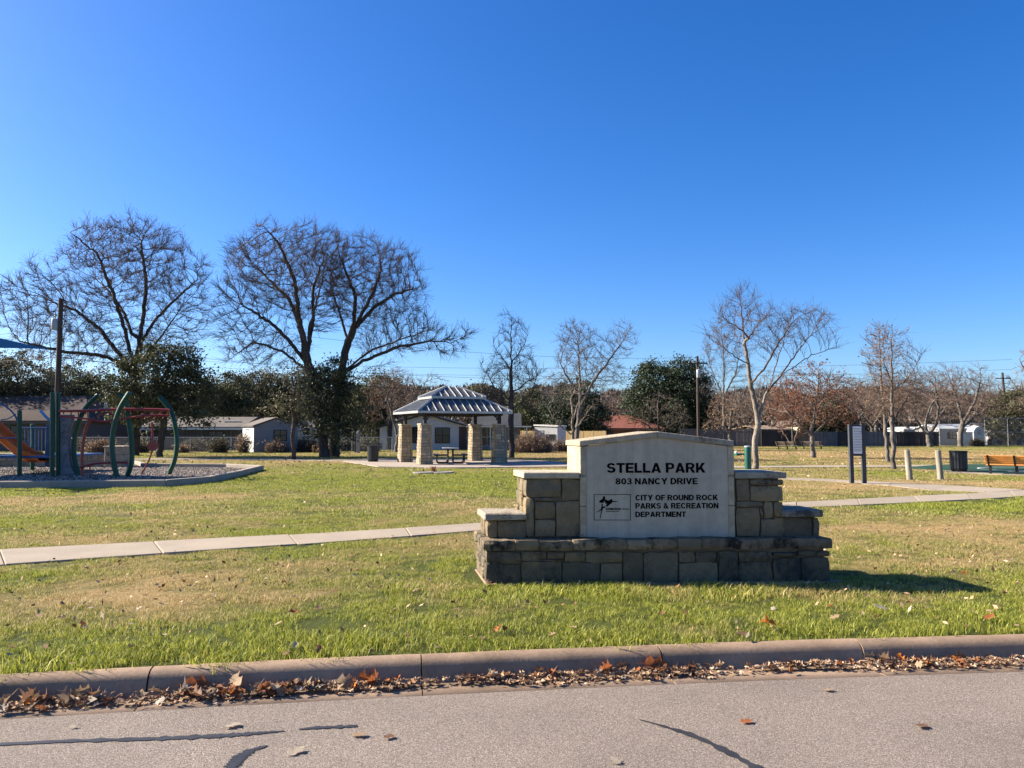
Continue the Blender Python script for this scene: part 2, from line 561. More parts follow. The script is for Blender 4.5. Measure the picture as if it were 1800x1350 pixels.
path('back_path', [(120, 806), (300, 805.8), (450, 806), (640, 808)], [(120, 808.6), (300, 808.4), (450, 808.8), (640, 811.5)], 2.2, 0.016, M_walk)

def pad(name, px, z, mat, depth=0.1):
    q = [G(*p) for p in px]
    keepout.append([(p.x, p.y) for p in q])
    mb = MB(); mb.prism([Vector((p.x, p.y, z - depth)) for p in q], (0, 0, depth))
    return mb.build(name, mat, kind='structure')
pad('pavilion_pad', [(600, 811.2), (640, 817), (665, 821), (760, 823.2), (900, 822), (1010, 821.2), (1010, 815), (960, 811), (900, 808.6), (760, 807.2), (640, 807.6)], 0.035, M_pad)
pad('court', [(1585, 823), (1700, 829.5), (1815, 835), (2600, 838), (2600, 816), (1700, 817), (1640, 818.5)], 0.028, M_court)
path('court_edge', [(1660, 828.5), (1815, 835.2), (2100, 836)], [(1660, 830.5), (1815, 837.6), (2100, 839)], 2.0, 0.024, M_walk)
mb = MB()
c = Vector((21.4, 31.9, 0.034)); n = 48
for k in range(n):
    a0, a1 = 2 * math.pi * k / n, 2 * math.pi * (k + 1) / n
    mb.add([(c.x + r * math.cos(a), c.y + r * math.sin(a), c.z) for a, r in ((a0, 1.83), (a0, 1.90), (a1, 1.90), (a1, 1.83))], [(0, 1, 2, 3)])
mb.add([(19.4, 30.2, .034), (24, 30.25, .034), (24, 30.32, .034), (19.4, 30.27, .034)], [(0, 1, 2, 3)])
mb.build('court_line', M_white, kind='structure')

# play bed: gravel inside a concrete border
bed = [(-330, 864), (0, 858.5), (290, 855.5), (365, 849), (420, 837), (459, 826.5), (400, 823.4), (252, 822.3), (240, 817), (-330, 817)]
bw = [G(*p) for p in bed]
keepout.append([(p.x, p.y) for p in bw])
m = Mat('gravel'); f = m.noise(28, 3, 0.6)
m.col(m.ramp(f, [(0.3, (0.07, 0.055, 0.045)), (0.5, (0.17, 0.135, 0.11)), (0.7, (0.28, 0.23, 0.19))])); m.rough(0.9, 0.2); m.bump(f, 1.0, 0.05)
M_gravel = m.m
mb = MB(); mb.prism([Vector((p.x, p.y, -0.1)) for p in bw], (0, 0, 0.14))
mb.build('gravel_bed', M_gravel, kind='structure')
border = empty('play_border', (bw[4].x, bw[4].y, 0), label='low concrete border round the gravel play bed', cat='border')
for k in range(len(bw)):
    p, q = bw[k], bw[(k + 1) % len(bw)]
    d = (q - p); l = d.length
    if l < 0.05 or (p.x < -20 and q.x < -20): continue
    U = d / l; N = Vector((U.y, -U.x, 0))
    ns = max(1, int(l / 3.0))
    for j in range(ns):
        c = p + d * ((j + 0.5) / ns) + Vector((0, 0, 0.04)) - border.location
        mb = MB(); mb.bevbox(c, U, N, Vector((0, 0, 1)), l / ns / 2 + (0.0 if ns > 1 else 0.03) - 0.004, 0.10, 0.16, 0.02)
        mb.build('border_beam', M_border, border)

# ------------------------------------------------------------------ grass, gravel and litter (uncountable)
def clump(name, n, R, h, w, seed, mat):
    r = np.random.RandomState(seed)
    a = r.rand(n) * 2 * np.pi; d = np.sqrt(r.rand(n)) * R
    bx, by = d * np.cos(a), d * np.sin(a)
    H = h * (0.45 + 0.75 * r.rand(n)); W = w * (0.6 + 0.7 * r.rand(n))
    t = r.rand(n) * 2 * np.pi; ln = H * (0.25 + 1.1 * r.rand(n))
    lx, ly = np.cos(t) * ln, np.sin(t) * ln
    o = r.rand(n) * np.pi
    wx, wy = np.cos(o) * W / 2, np.sin(o) * W / 2
    z0 = -0.012
    V = np.stack([
        np.stack([bx - wx, by - wy, np.full(n, z0)], -1), np.stack([bx + wx, by + wy, np.full(n, z0)], -1),
        np.stack([bx + lx * .35 - wx * .8, by + ly * .35 - wy * .8, H * .62], -1), np.stack([bx + lx * .35 + wx * .8, by + ly * .35 + wy * .8, H * .62], -1),
        np.stack([bx + lx, by + ly, H], -1)], 1).reshape(-1, 3)
    k = 5 * np.arange(n)[:, None]
    T = np.concatenate([k + [0, 1, 3], k + [0, 3, 2], k + [2, 3, 4]])
    me = np_mesh(name, V, T, 3)
    add_attr(me, 'tint', np.repeat(r.rand(n), 5))
    me.materials.append(mat)
    return bpy.data.objects.new(name, me)

def scatter(name, pts, rz, sc, idx, attrs, coll, label, mat=None, tilt=0.0):
    me = bpy.data.meshes.new(name)
    me.vertices.add(len(pts)); me.vertices.foreach_set('co', np.ascontiguousarray(pts, np.float32).ravel())
    add_attr(me, 'rz', rz); add_attr(me, 'sc', sc)
    at = me.attributes.new('idx', 'INT', 'POINT'); at.data.foreach_set('value', np.ascontiguousarray(idx, np.int32))
    for k, v in attrs.items(): add_attr(me, k, v)
    o = link(name, me, None, kind='stuff', label=label)
    ng = bpy.data.node_groups.new(name + '_nodes', 'GeometryNodeTree')
    ng.interface.new_socket('Geometry', in_out='INPUT', socket_type='NodeSocketGeometry')
    ng.interface.new_socket('Geometry', in_out='OUTPUT', socket_type='NodeSocketGeometry')
    N, L = ng.nodes, ng.links
    gi, go = N.new('NodeGroupInput'), N.new('NodeGroupOutput')
    ip = N.new('GeometryNodeInstanceOnPoints'); ci = N.new('GeometryNodeCollectionInfo')
    ci.inputs['Collection'].default_value = coll
    ci.inputs['Separate Children'].default_value = True; ci.inputs['Reset Children'].default_value = True
    ip.inputs['Pick Instance'].default_value = True
    def na(nm, ty):
        a = N.new('GeometryNodeInputNamedAttribute'); a.data_type = ty; a.inputs['Name'].default_value = nm
        return a.outputs['Attribute']
    cx = N.new('ShaderNodeCombineXYZ'); L.new(na('rz', 'FLOAT'), cx.inputs[2])
    if tilt: L.new(na('tx', 'FLOAT'), cx.inputs[0]); L.new(na('ty', 'FLOAT'), cx.inputs[1])
    L.new(gi.outputs[0], ip.inputs['Points']); L.new(ci.outputs[0], ip.inputs['Instance'])
    L.new(na('idx', 'INT'), ip.inputs['Instance Index']); L.new(cx.outputs[0], ip.inputs['Rotation']); L.new(na('sc', 'FLOAT'), ip.inputs['Scale'])
    L.new(ip.outputs[0], go.inputs[0])
    md = o.modifiers.new('scatter', 'NODES'); md.node_group = ng
    return o

def grassmat(name, dark=1.0):
    m = Mat(name)
    d = m.attr('dry', 'INSTANCER').outputs['Fac']; t = m.attr('tint').outputs['Fac']
    g = m.ramp(t, [(0.0, (0.075, 0.10, 0.013)), (0.4, (0.23, 0.26, 0.030)), (1.0, (0.52, 0.50, 0.09))])
    s = m.ramp(t, [(0.0, (0.22, 0.14, 0.055)), (0.5, (0.49, 0.345, 0.15)), (1.0, (0.68, 0.52, 0.27))])
    k = m.math('ADD', d, m.math('MULTIPLY', m.math('SUBTRACT', t, 0.5), 0.75))
    r = m.ramp(k, [(0.30, 0.0), (0.68, 1.0)])
    col = m.mix(r, g, s)
    m.col(col); m.rough(0.55, 0.3)
    tr = m.n.new('ShaderNodeBsdfTranslucent'); m.l.new(col, tr.inputs['Color'])
    mx = m.n.new('ShaderNodeMixShader'); mx.inputs[0].default_value = 0.38
    m.l.new(m.b.outputs[0], mx.inputs[1]); m.l.new(tr.outputs[0], mx.inputs[2]); m.l.new(mx.outputs[0], m.out.inputs['Surface'])
    return m.m
M_grass = grassmat('grass blades')

SIGN_FOOT = [(-0.40, 8.14), (3.45, 8.29), (3.45, 9.2), (-0.6, 9.05)]
def band(y0, y1, n, seed, dmin=0.05):
    r = np.random.RandomState(seed)
    y = np.sqrt(r.rand(n * 2) * (y1 ** 2 - y0 ** 2) + y0 ** 2)
    x = (r.rand(n * 2) * 2 - 1) * (0.70 * y + 1.0)
    ok = (y - yc(x)) > dmin
    for poly in keepout + [SIGN_FOOT]: ok &= ~inpoly(x, y, poly)
    return x[ok][:n], y[ok][:n], r

def grass(name, y0, y1, n, clumps, hfun, seed, label):
    x, y, r = band(y0, y1, n, seed)
    d = dryness(x, y)
    s = hfun(x, y, d, r)
    keep = (s > 0.12) & ((vnoise(x * 4.5, y * 4.5, 77) > 0.26) | (r.rand(len(x)) < 0.45))
    x, y, d, s = x[keep], y[keep], d[keep], s[keep]
    co = bpy.data.collections.new(name + '_sources')
    for c in clumps: co.objects.link(c)
    scatter(name, np.stack([x, y, lawn_z(x, y)], -1), r.rand(len(x)) * 6.28, s, r.randint(0, len(clumps), len(x)), {'dry': d}, co, label)

def h_near(x, y, d, r):
    e = y - yc(x)
    s = 0.62 + 0.45 * fbm(x * 2.2, y * 2.2, 31, 3) - 0.35 * d + 0.34 * np.exp(-(e / 0.40) ** 2) * (0.5 + fbm(x * 3, y * 3, 8, 2))
    s = s + 0.75 * np.exp(-((x - 1.5) / 2.2) ** 2 - ((y - 7.8) / 0.3) ** 2)
    return np.clip(s * (0.55 + 0.85 * vnoise(x * 3.6, y * 3.6, 63)), 0.25, 1.7) * (0.7 + 0.6 * r.rand(len(x)))
def h_far(x, y, d, r): return (0.75 + 0.5 * r.rand(len(x))) * (1.0 - 0.25 * d)
grass('grass', 4.6, 14.5, 15000, [clump('blades', 74, 0.12, 0.041, 0.0036, k, M_grass) for k in range(5)], h_near, 1, 'short winter grass on the verge, green with tan patches')
grass('grass', 14.5, 33, 7500, [clump('blades', 95, 0.26, 0.042, 0.007, 10 + k, M_grass) for k in range(4)], h_far, 2, 'mown lawn between the sidewalk and the pavilion')
grass('grass', 33, 78, 6000, [clump('blades', 130, 0.75, 0.05, 0.016, 20 + k, M_grass) for k in range(3)], h_far, 3, 'far lawn running to the back fences')

# pebbles in the play bed
def pebble(k):
    r = random.Random(k); bm = bmesh.new(); bmesh.ops.create_icosphere(bm, subdivisions=1, radius=0.035)
    for v in bm.verts: v.co = Vector((v.co.x * r.uniform(.7, 1.2), v.co.y * r.uniform(.6, 1.1), v.co.z * r.uniform(.45, .8)))
    me = bpy.data.meshes.new('pebble'); bm.to_mesh(me); bm.free(); me.materials.append(M_pebble)
    return bpy.data.objects.new('pebble', me)
m = Mat('pebbles'); m.col(m.ramp(m.rnd(), [(0.0, (0.08, 0.062, 0.05)), (0.5, (0.21, 0.165, 0.13)), (1.0, (0.40, 0.34, 0.28))])); m.rough(0.8, 0.3)
M_pebble = m.m
co = bpy.data.collections.new('pebble_sources')
for k in range(4): co.objects.link(pebble(k))
r = np.random.RandomState(7)
x = r.uniform(-22, -7, 40000); y = r.uniform(21, 37, 40000)
ok = inpoly(x, y, [(p.x, p.y) for p in bw]); x, y = x[ok][:14000], y[ok][:14000]
scatter('gravel', np.stack([x, y, np.full(len(x), 0.05)], -1), r.rand(len(x)) * 6.28, 0.6 + 0.9 * r.rand(len(x)), r.randint(0, 4, len(x)), {}, co, 'loose pale gravel filling the play bed')

# ------------------------------------------------------------------ the monument sign
TH = math.radians(2.3); TS = math.radians(10.0)
SU = Vector((math.cos(TH), math.sin(TH), 0)); SV = Vector((-math.sin(TS), math.cos(TS), 0)); SW = Vector((0, 0, 1))
SN = Vector((-SU.y, SU.x, 0))
SO = Vector(((855 - 900) / F * 8.13, 8.13, 0))

def sf(px, py, v=0.0):
    d = ray(px, py); o = SO + SV * v
    t = ((o - Vector((0, 0, EYE))).dot(SN)) / d.dot(SN)
    p = Vector((0, 0, EYE)) + d * t
    return (p - o).dot(SU) , p.z

sign = empty('monument_sign', SO, 0, 'stepped limestone monument sign with a pale lettered panel, on the verge behind the curb', 'sign')
def SL(u, v, z): return SU * u + SV * v + SW * z      # local to the sign's empty

def stonemat(name, c1, c2, stain, amt):
    m = Mat(name)
    r = m.rnd()
    base = m.ramp(r, [(0.0, c1), (0.3, c2), (0.55, tuple(x * 1.28 for x in c1)), (0.78, (c2[0] * .85, c2[1] * .9, c2[2] * 1.0)), (1.0, tuple(x * 0.85 for x in c1))])
    f = m.noise(9, 6, 0.65)
    base = m.mix(1.0, base, m.ramp(f, [(0.3, 0.72), (0.7, 1.12)]), 'MULTIPLY')
    rust = m.noise(3.0, 4, 0.6)
    base = m.mix(m.ramp(rust, [(0.55, 0.0), (0.75, 0.45)]), base, (0.33, 0.22, 0.11))
    if amt:
        s = m.noise(2.6, 7, 0.68, m.stretch(1.0, 1.0, 0.55))
        s2 = m.noise(16, 5, 0.7)
        fac = m.math('ADD', s, m.math('MULTIPLY', m.math('SUBTRACT', s2, 0.5), 0.35))
        base = m.mix(m.ramp(fac, [(0.62 - amt * 0.25, 0.0), (0.74 - amt * 0.25, 0.92)]), base, stain)
    m.col(base); m.rough(0.9, 0.2)
    h = m.math('ADD', m.noise(14, 6, 0.7), m.math('MULTIPLY', m.noise(60, 4, 0.7), 0.35))
    m.bump(h, 0.95, 0.035)
    return m.m
M_stone = stonemat('limestone blocks', (0.25, 0.19, 0.11), (0.19, 0.148, 0.09), (0.05, 0.045, 0.038), 0.25)
M_ledge = stonemat('mildewed ledge stone', (0.25, 0.195, 0.125), (0.17, 0.135, 0.09), (0.016, 0.015, 0.013), 0.55)
M_base = stonemat('weathered base stone', (0.17, 0.135, 0.084), (0.125, 0.10, 0.066), (0.045, 0.042, 0.036), 0.42)
M_cap = stonemat('smooth cut cap stone', (0.47, 0.39, 0.27), (0.43, 0.36, 0.255), (0.12, 0.10, 0.08), 0.12)
M_capgrey = stonemat('weathered cap stone', (0.31, 0.27, 0.21), (0.36, 0.31, 0.23), (0.06, 0.055, 0.05), 0.45)
M_trim = stonemat('cut trim stone', (0.42, 0.345, 0.235), (0.40, 0.33, 0.225), (0.15, 0.13, 0.1), 0.1)
M_mortar = plain('mortar', (0.15, 0.12, 0.085), 0.95, 0.25, 8, 0.1, 0.5, 70)
m = Mat('honed panel stone')
f = m.noise(2.2, 6, 0.65); f2 = m.noise(11, 5, 0.7)
m.col(m.mix(1.0, m.ramp(f, [(0.3, (0.395, 0.34, 0.262)), (0.7, (0.47, 0.41, 0.32))]), m.ramp(f2, [(0.3, 0.90), (0.7, 1.05)]), 'MULTIPLY'))
f3 = m.noise(7, 5, 0.7, m.stretch(1.6, 1.6, 0.12))
old = m.b.inputs['Base Color'].links[0].from_socket
m.col(m.mix(1.0, old, m.ramp(f3, [(0.42, 1.0), (0.72, 0.80)]), 'MULTIPLY'))
m.rough(0.8, 0.15); m.bump(m.noise(90, 3, 0.6), 0.2, 0.004)
M_panel = m.m
M_black = plain('black lettering', (0.004, 0.004, 0.005), 0.9, 0.1, 3, 0.05)
M_grey = plain('grey lettering', (0.12, 0.12, 0.12), 0.6, 0.1)

srng = random.Random(5)
def slab_box(u0, u1, v0, v1, z0, z1, mat, name='stone', bev=0.012, jit=0.0):
    """a block square to the sign: faces follow SU, SV"""
    mb = MB()
    c = SL((u0 + u1) / 2, (v0 + v1) / 2, (z0 + z1) / 2)
    mb.bevbox(c, SU, SV, SW, (u1 - u0) / 2, (v1 - v0) / 2, (z1 - z0) / 2, bev, jit, srng)
    return mb.build(name, mat, sign)

def Z1(x, y): return 820 + x * .36667, 730 + y * .36667     # first crop of the sign -> photograph
def rock_face(u0, u1, z0, z1, v, depth, mat, name='stone', bulge=.03):
    w, h = u1 - u0, z1 - z0
    nx_, nz_ = min(7, max(3, int(w / .075))), min(6, max(3, int(h / .055)))
    vs = []; seed = srng.uniform(0, 99); o = srng.uniform(0, bulge * .6); tx, tz = srng.uniform(-.5, .5), srng.uniform(-.5, .5)
    for j in range(nz_ + 1):
        for i in range(nx_ + 1):
            a, b = i / nx_, j / nz_
            a2 = .5 + (a - .5) * (1 + .10 * abs(2 * a - 1)); edge = (i in (0, nx_)) + (j in (0, nz_))
            du = srng.uniform(-.006, .006); dz_ = srng.uniform(-.006, .006)
            n = float(vnoise(i * 1.3 + seed, j * 1.3 - seed, 3)) * bulge + o + (a - .5) * tx * .02 + (b - .5) * tz * .02
            d = n if edge == 0 else (n * .55 - .004 if edge == 1 else n * .4 - .010)
            if edge == 2: du += (.005 if i == 0 else -.005); dz_ += (.004 if j == 0 else -.004)
            vs.append(SL(u0 + w * a + du, v - d, z0 + h * b + dz_))
    nf = len(vs)
    ring = [i for i in range(nx_ + 1)] + [j * (nx_ + 1) + nx_ for j in range(1, nz_ + 1)] + [nz_ * (nx_ + 1) + i for i in range(nx_ - 1, -1, -1)] + [j * (nx_ + 1) for j in range(nz_ - 1, 0, -1)]
    vs += [vs[k] + SV * depth for k in ring]
    fs = [(j * (nx_ + 1) + i, j * (nx_ + 1) + i + 1, (j + 1) * (nx_ + 1) + i + 1, (j + 1) * (nx_ + 1) + i) for j in range(nz_) for i in range(nx_)]
    m_ = len(ring)
    fs += [(ring[k], nf + k, nf + (k + 1) % m_, ring[(k + 1) % m_]) for k in range(m_)]
    mb = MB(); mb.add(vs, fs); me = bpy.data.meshes.new('stone'); me.from_pydata([tuple(q) for q in mb.v], [], mb.f); me.update()
    bm = bmesh.new(); bm.from_mesh(me); bmesh.ops.recalc_face_normals(bm, faces=bm.faces[:]); bm.to_mesh(me); bm.free()
    me.polygons.foreach_set('use_smooth', [True] * len(me.polygons)); me.set_sharp_from_angle(angle=math.radians(28))
    return link(name, me, mat, sign)

def face_stones(rects, v, mat, depth=0.16, bulge=0.026):
    for (x0, x1, y0, y1) in rects:
        a = sf(*Z1(x0, y0), v); b = sf(*Z1(x1, y1), v)
        rock_face(a[0] + .002, b[0] - .002, b[1] + .002, a[1] - .002, v, depth, mat, 'stone', bulge)

def end_stones(u, v0, v1, z0, z1, rows, mat, side):
    """blocks showing on the left (-1) or right (+1) end"""
    zs = np.linspace(z0, z1, rows + 1)
    for k in range(rows):
        cut = v0 + (v1 - v0) * (0.62 if k % 2 else 0.4)
        for a, b in ((v0, cut), (cut, v1)):
            o = srng.uniform(0.0, 0.03)
            if side < 0: slab_box(u - o, u + .12, a + .004, b - .004, zs[k] + .003, zs[k + 1] - .003, mat, 'stone', 0.014, 0.006)
            else: slab_box(u - .12, u + o, a + .004, b - .004, zs[k] + .003, zs[k + 1] - .003, mat, 'stone', 0.014, 0.006)

VB, VL, VWALL, VPAN = 0.045, 0.0, 0.21, 0.185
BACK = 0.86
# footing
a = sf(848, 1030, VB); b = sf(1470, 1030, VB)
slab_box(a[0] + .03, b[0] + .05, VB - .06, BACK + .06, -.12, 0.008, M_curb, 'footing', .01)
# base tier
ub0, ub1 = sf(856, 1000, VB)[0], sf(1457, 1000, VB)[0]
zb1 = sf(1000, 966, VB)[1]
slab_box(ub0 + .03, ub1 - .03, VB + .03, BACK - .02, -.02, zb1 + .01, M_mortar, 'core', .01)
face_stones([(95, 259, 655, 711), (262, 384, 655, 697), (386, 468, 655, 690), (470, 568, 657, 703), (571, 747, 655, 707),
             (95, 260, 713, 802), (264, 455, 700, 802), (458, 640, 706, 802), (643, 748, 710, 802), (750, 846, 655, 802), (848, 1014, 656, 802),
             (262, 468, 691, 699), (1017, 1096, 655, 703), (1098, 1196, 655, 705), (1017, 1204, 707, 802), (1199, 1206, 655, 705), (1208, 1302, 652, 802), (1304, 1466, 655, 700),
             (1304, 1466, 703, 802), (1469, 1582, 655, 680), (1585, 1676, 650, 676), (1679, 1742, 650, 678), (1469, 1600, 683, 802), (1603, 1742, 681, 802)], VB, M_base)
end_stones(ub0, VB + .16, BACK, 0.02, zb1, 3, M_base, -1); end_stones(ub1, VB + .16, BACK, 0.02, zb1, 3, M_base, 1)
# ledge course
ul0, ul1 = sf(850, 957, VL)[0], sf(1463, 957, VL)[0]
zl0, zl1 = zb1, sf(1000, 949.2, VL)[1]
slab_box(ul0 + .05, ul1 - .05, VL + .05, BACK + .0, zl0 + .01, zl1 - .008, M_mortar, 'core', .01)
cuts = [82, 236, 349, 510, 661, 772, 892, 1012, 1131, 1262, 1402, 1531, 1757]
for p, q in zip(cuts[:-1], cuts[1:]):
    u0, u1 = sf(*Z1(p, 630), VL)[0], sf(*Z1(q, 630), VL)[0]
    o = srng.uniform(-.004, .028)
    rock_face(u0 + .002, u1 - .002, zl0 + srng.uniform(-.004, .006), zl1 + srng.uniform(-.008, .003), VL + o, .30, M_stone if p == 236 else M_ledge, 'ledge_stone', .03)
for u, s in ((ul0, -1), (ul1, 1)):
    for k, (p, q) in enumerate(((.325, .6), (.605, BACK + .03))):
        lo, hi = (u, u + .3) if s < 0 else (u - .3, u)
        slab_box(lo, hi, p, q, zl0, zl1 - .004, M_base if s < 0 else M_ledge, 'ledge_stone', .02, .008)
# outer steps
zs1 = sf(900, 914.5, VWALL)[1]
us0 = sf(857.5, 930, VWALL)[0]; us1 = sf(925, 930, VWALL)[0]
ur0 = sf(1371, 930, VWALL)[0]; ur1 = sf(1440.5, 930, VWALL)[0]
zsr = sf(1410, 909.5, VWALL)[1]
slab_box(us0 + .03, us1, VWALL + .03, BACK - .2, zl1 - .01, zs1, M_mortar, 'core', .008)
slab_box(ur0, ur1 - .03, VWALL + .03, BACK - .2, zl1 - .01, zsr, M_mortar, 'core', .008)
face_stones([(101, 146, 506, 588), (149, 284, 506, 588)], VWALL, M_stone)
face_stones([(1500, 1656, 491, 580), (1659, 1692, 491, 580)], VWALL, M_base)
end_stones(us0, VWALL + .16, BACK - .18, zl1, zs1, 1, M_stone, -1); end_stones(ur1, VWALL + .16, BACK - .18, zl1, zsr, 1, M_base, 1)
vc = VWALL - .06
a = sf(851.5, 903, vc); b = sf(925, 914.5, vc)
slab_box(a[0], b[0] + .005, vc, BACK - .1, b[1], a[1], M_capgrey, 'cap_stone', .012, .004)
a = sf(1377.5, 897, vc); b = sf(1448, 909.3, vc)
slab_box(a[0] - .01, b[0], vc, BACK - .1, b[1], a[1], M_capgrey, 'cap_stone', .014, .005)
# shoulders
zc = sf(950, 841.5, VWALL)[1]
uw0, uw1 = sf(924.5, 900, VWALL)[0], sf(1019, 900, VWALL)[0]
ux0, ux1 = sf(1294, 900, VWALL)[0], sf(1377, 900, VWALL)[0]
slab_box(uw0 + .03, uw1 + .05, VWALL + .03, BACK - .15, zl1 - .01, zc, M_mortar, 'core', .008)
slab_box(ux0 - .05, ux1 - .03, VWALL + .03, BACK - .15, zl1 - .01, zc, M_mortar, 'core', .008)
face_stones([(284, 453, 305, 392), (456, 544, 305, 407), (284, 323, 396, 580), (326, 424, 414, 497), (326, 426, 501, 580), (429, 544, 411, 580), (326, 426, 396, 411)], VWALL, M_stone, .16, .03)
face_stones([(1293, 1356, 305, 411), (1359, 1518, 305, 336), (1359, 1516, 339, 411), (1293, 1421, 414, 441), (1424, 1471, 414, 493), (1474, 1519, 414, 487), (1293, 1405, 445, 580),
             (1408, 1498, 497, 580), (1408, 1421, 445, 493), (1474, 1519, 490, 580)], VWALL, M_stone, .16, .03)
end_stones(uw0, VWALL + .16, BACK - .13, zl1, zc, 4, M_stone, -1); end_stones(ux1, VWALL + .16, BACK - .13, zl1, zc, 4, M_stone, 1)
vc = VWALL - .045
a = sf(920, 830.5, vc); b = sf(1019, 841.2, vc)
slab_box(a[0], b[0], vc, BACK - .08, b[1], a[1], M_cap, 'cap_stone', .008, .002)
a = sf(1293.5, 830, vc); b = sf(1383, 841.2, vc)
slab_box(a[0], b[0], vc, BACK - .08, b[1], a[1], M_cap, 'cap_stone', .008, .002)
# main block: side faces, trim strips, panel, gabled cap
zt = sf(1020, 784.2, VPAN)[1]
um0, um1 = sf(1020.3, 880, VPAN)[0], sf(1291.5, 880, VPAN)[0]
ut0, ut1 = sf(1031.5, 880, VPAN)[0], sf(1281, 880, VPAN)[0]
MB_BACK = BACK - .1
um0c, um1c = um0 + .0, um1
slab_box(um0 + .012, um1 - .012, VPAN + .05, MB_BACK - .01, zl1 - .02, zt - .002, M_mortar, 'core', .004)
zj = [zl1 - .012] + [sf(1026, y, VPAN)[1] for y in (890, 837)] + [zt]
for k in range(3):
    for lo, hi in ((um0, ut0 - .002), (ut1 + .002, um1)):
        slab_box(lo, hi, VPAN, VPAN + .12, zj[k] + .003, zj[k + 1] - .003, M_trim, 'trim_stone', .005, .0)
for lo, hi in ((um0, um0 + .11), (um1 - .11, um1)):
    slab_box(lo, hi, VPAN + .124, MB_BACK, zl1 - .012, zt - .003, M_trim, 'side_slab', .006)
pk = sf(1155.7, 768.6, VPAN)
mb = MB()
poly = [SL(ut0, VPAN + .012, zl1 - .012), SL(ut1, VPAN + .012, zl1 - .012), SL(ut1, VPAN + .012, zt - .001), SL(pk[0], VPAN + .012, pk[1] + .004), SL(ut0, VPAN + .012, zt - .001)]
mb.prism(poly, SV * .06)
mb.build('panel', M_panel, sign)
vc = VPAN - .02
cl = sf(1018.5, 775, vc); clb = sf(1018.5, 784.5, vc); pt = sf(1155.7, 758.2, vc); cr = sf(1290, 774.4, vc)
pb = sf(1155.7, 768.8, vc)
for side in (0, 1):
    e = cl if side == 0 else cr
    zb = clb[1]
    uu = (e[0], pt[0] - .002) if side == 0 else (pt[0] + .002, e[0])
    if side == 0: poly = [(uu[0], zb), (uu[1], pb[1]), (uu[1], pt[1]), (uu[0], e[1])]
    else: poly = [(uu[0], pb[1]), (uu[1], zb), (uu[1], e[1]), (uu[0], pt[1])]
    mb = MB(); mb.prism([SL(u, vc, z) for u, z in poly], SV * (MB_BACK + .03 - vc))
    o = mb.build('gable_cap', M_cap, sign)
    bv = o.modifiers.new('edge', 'BEVEL'); bv.width = .006; bv.segments = 1

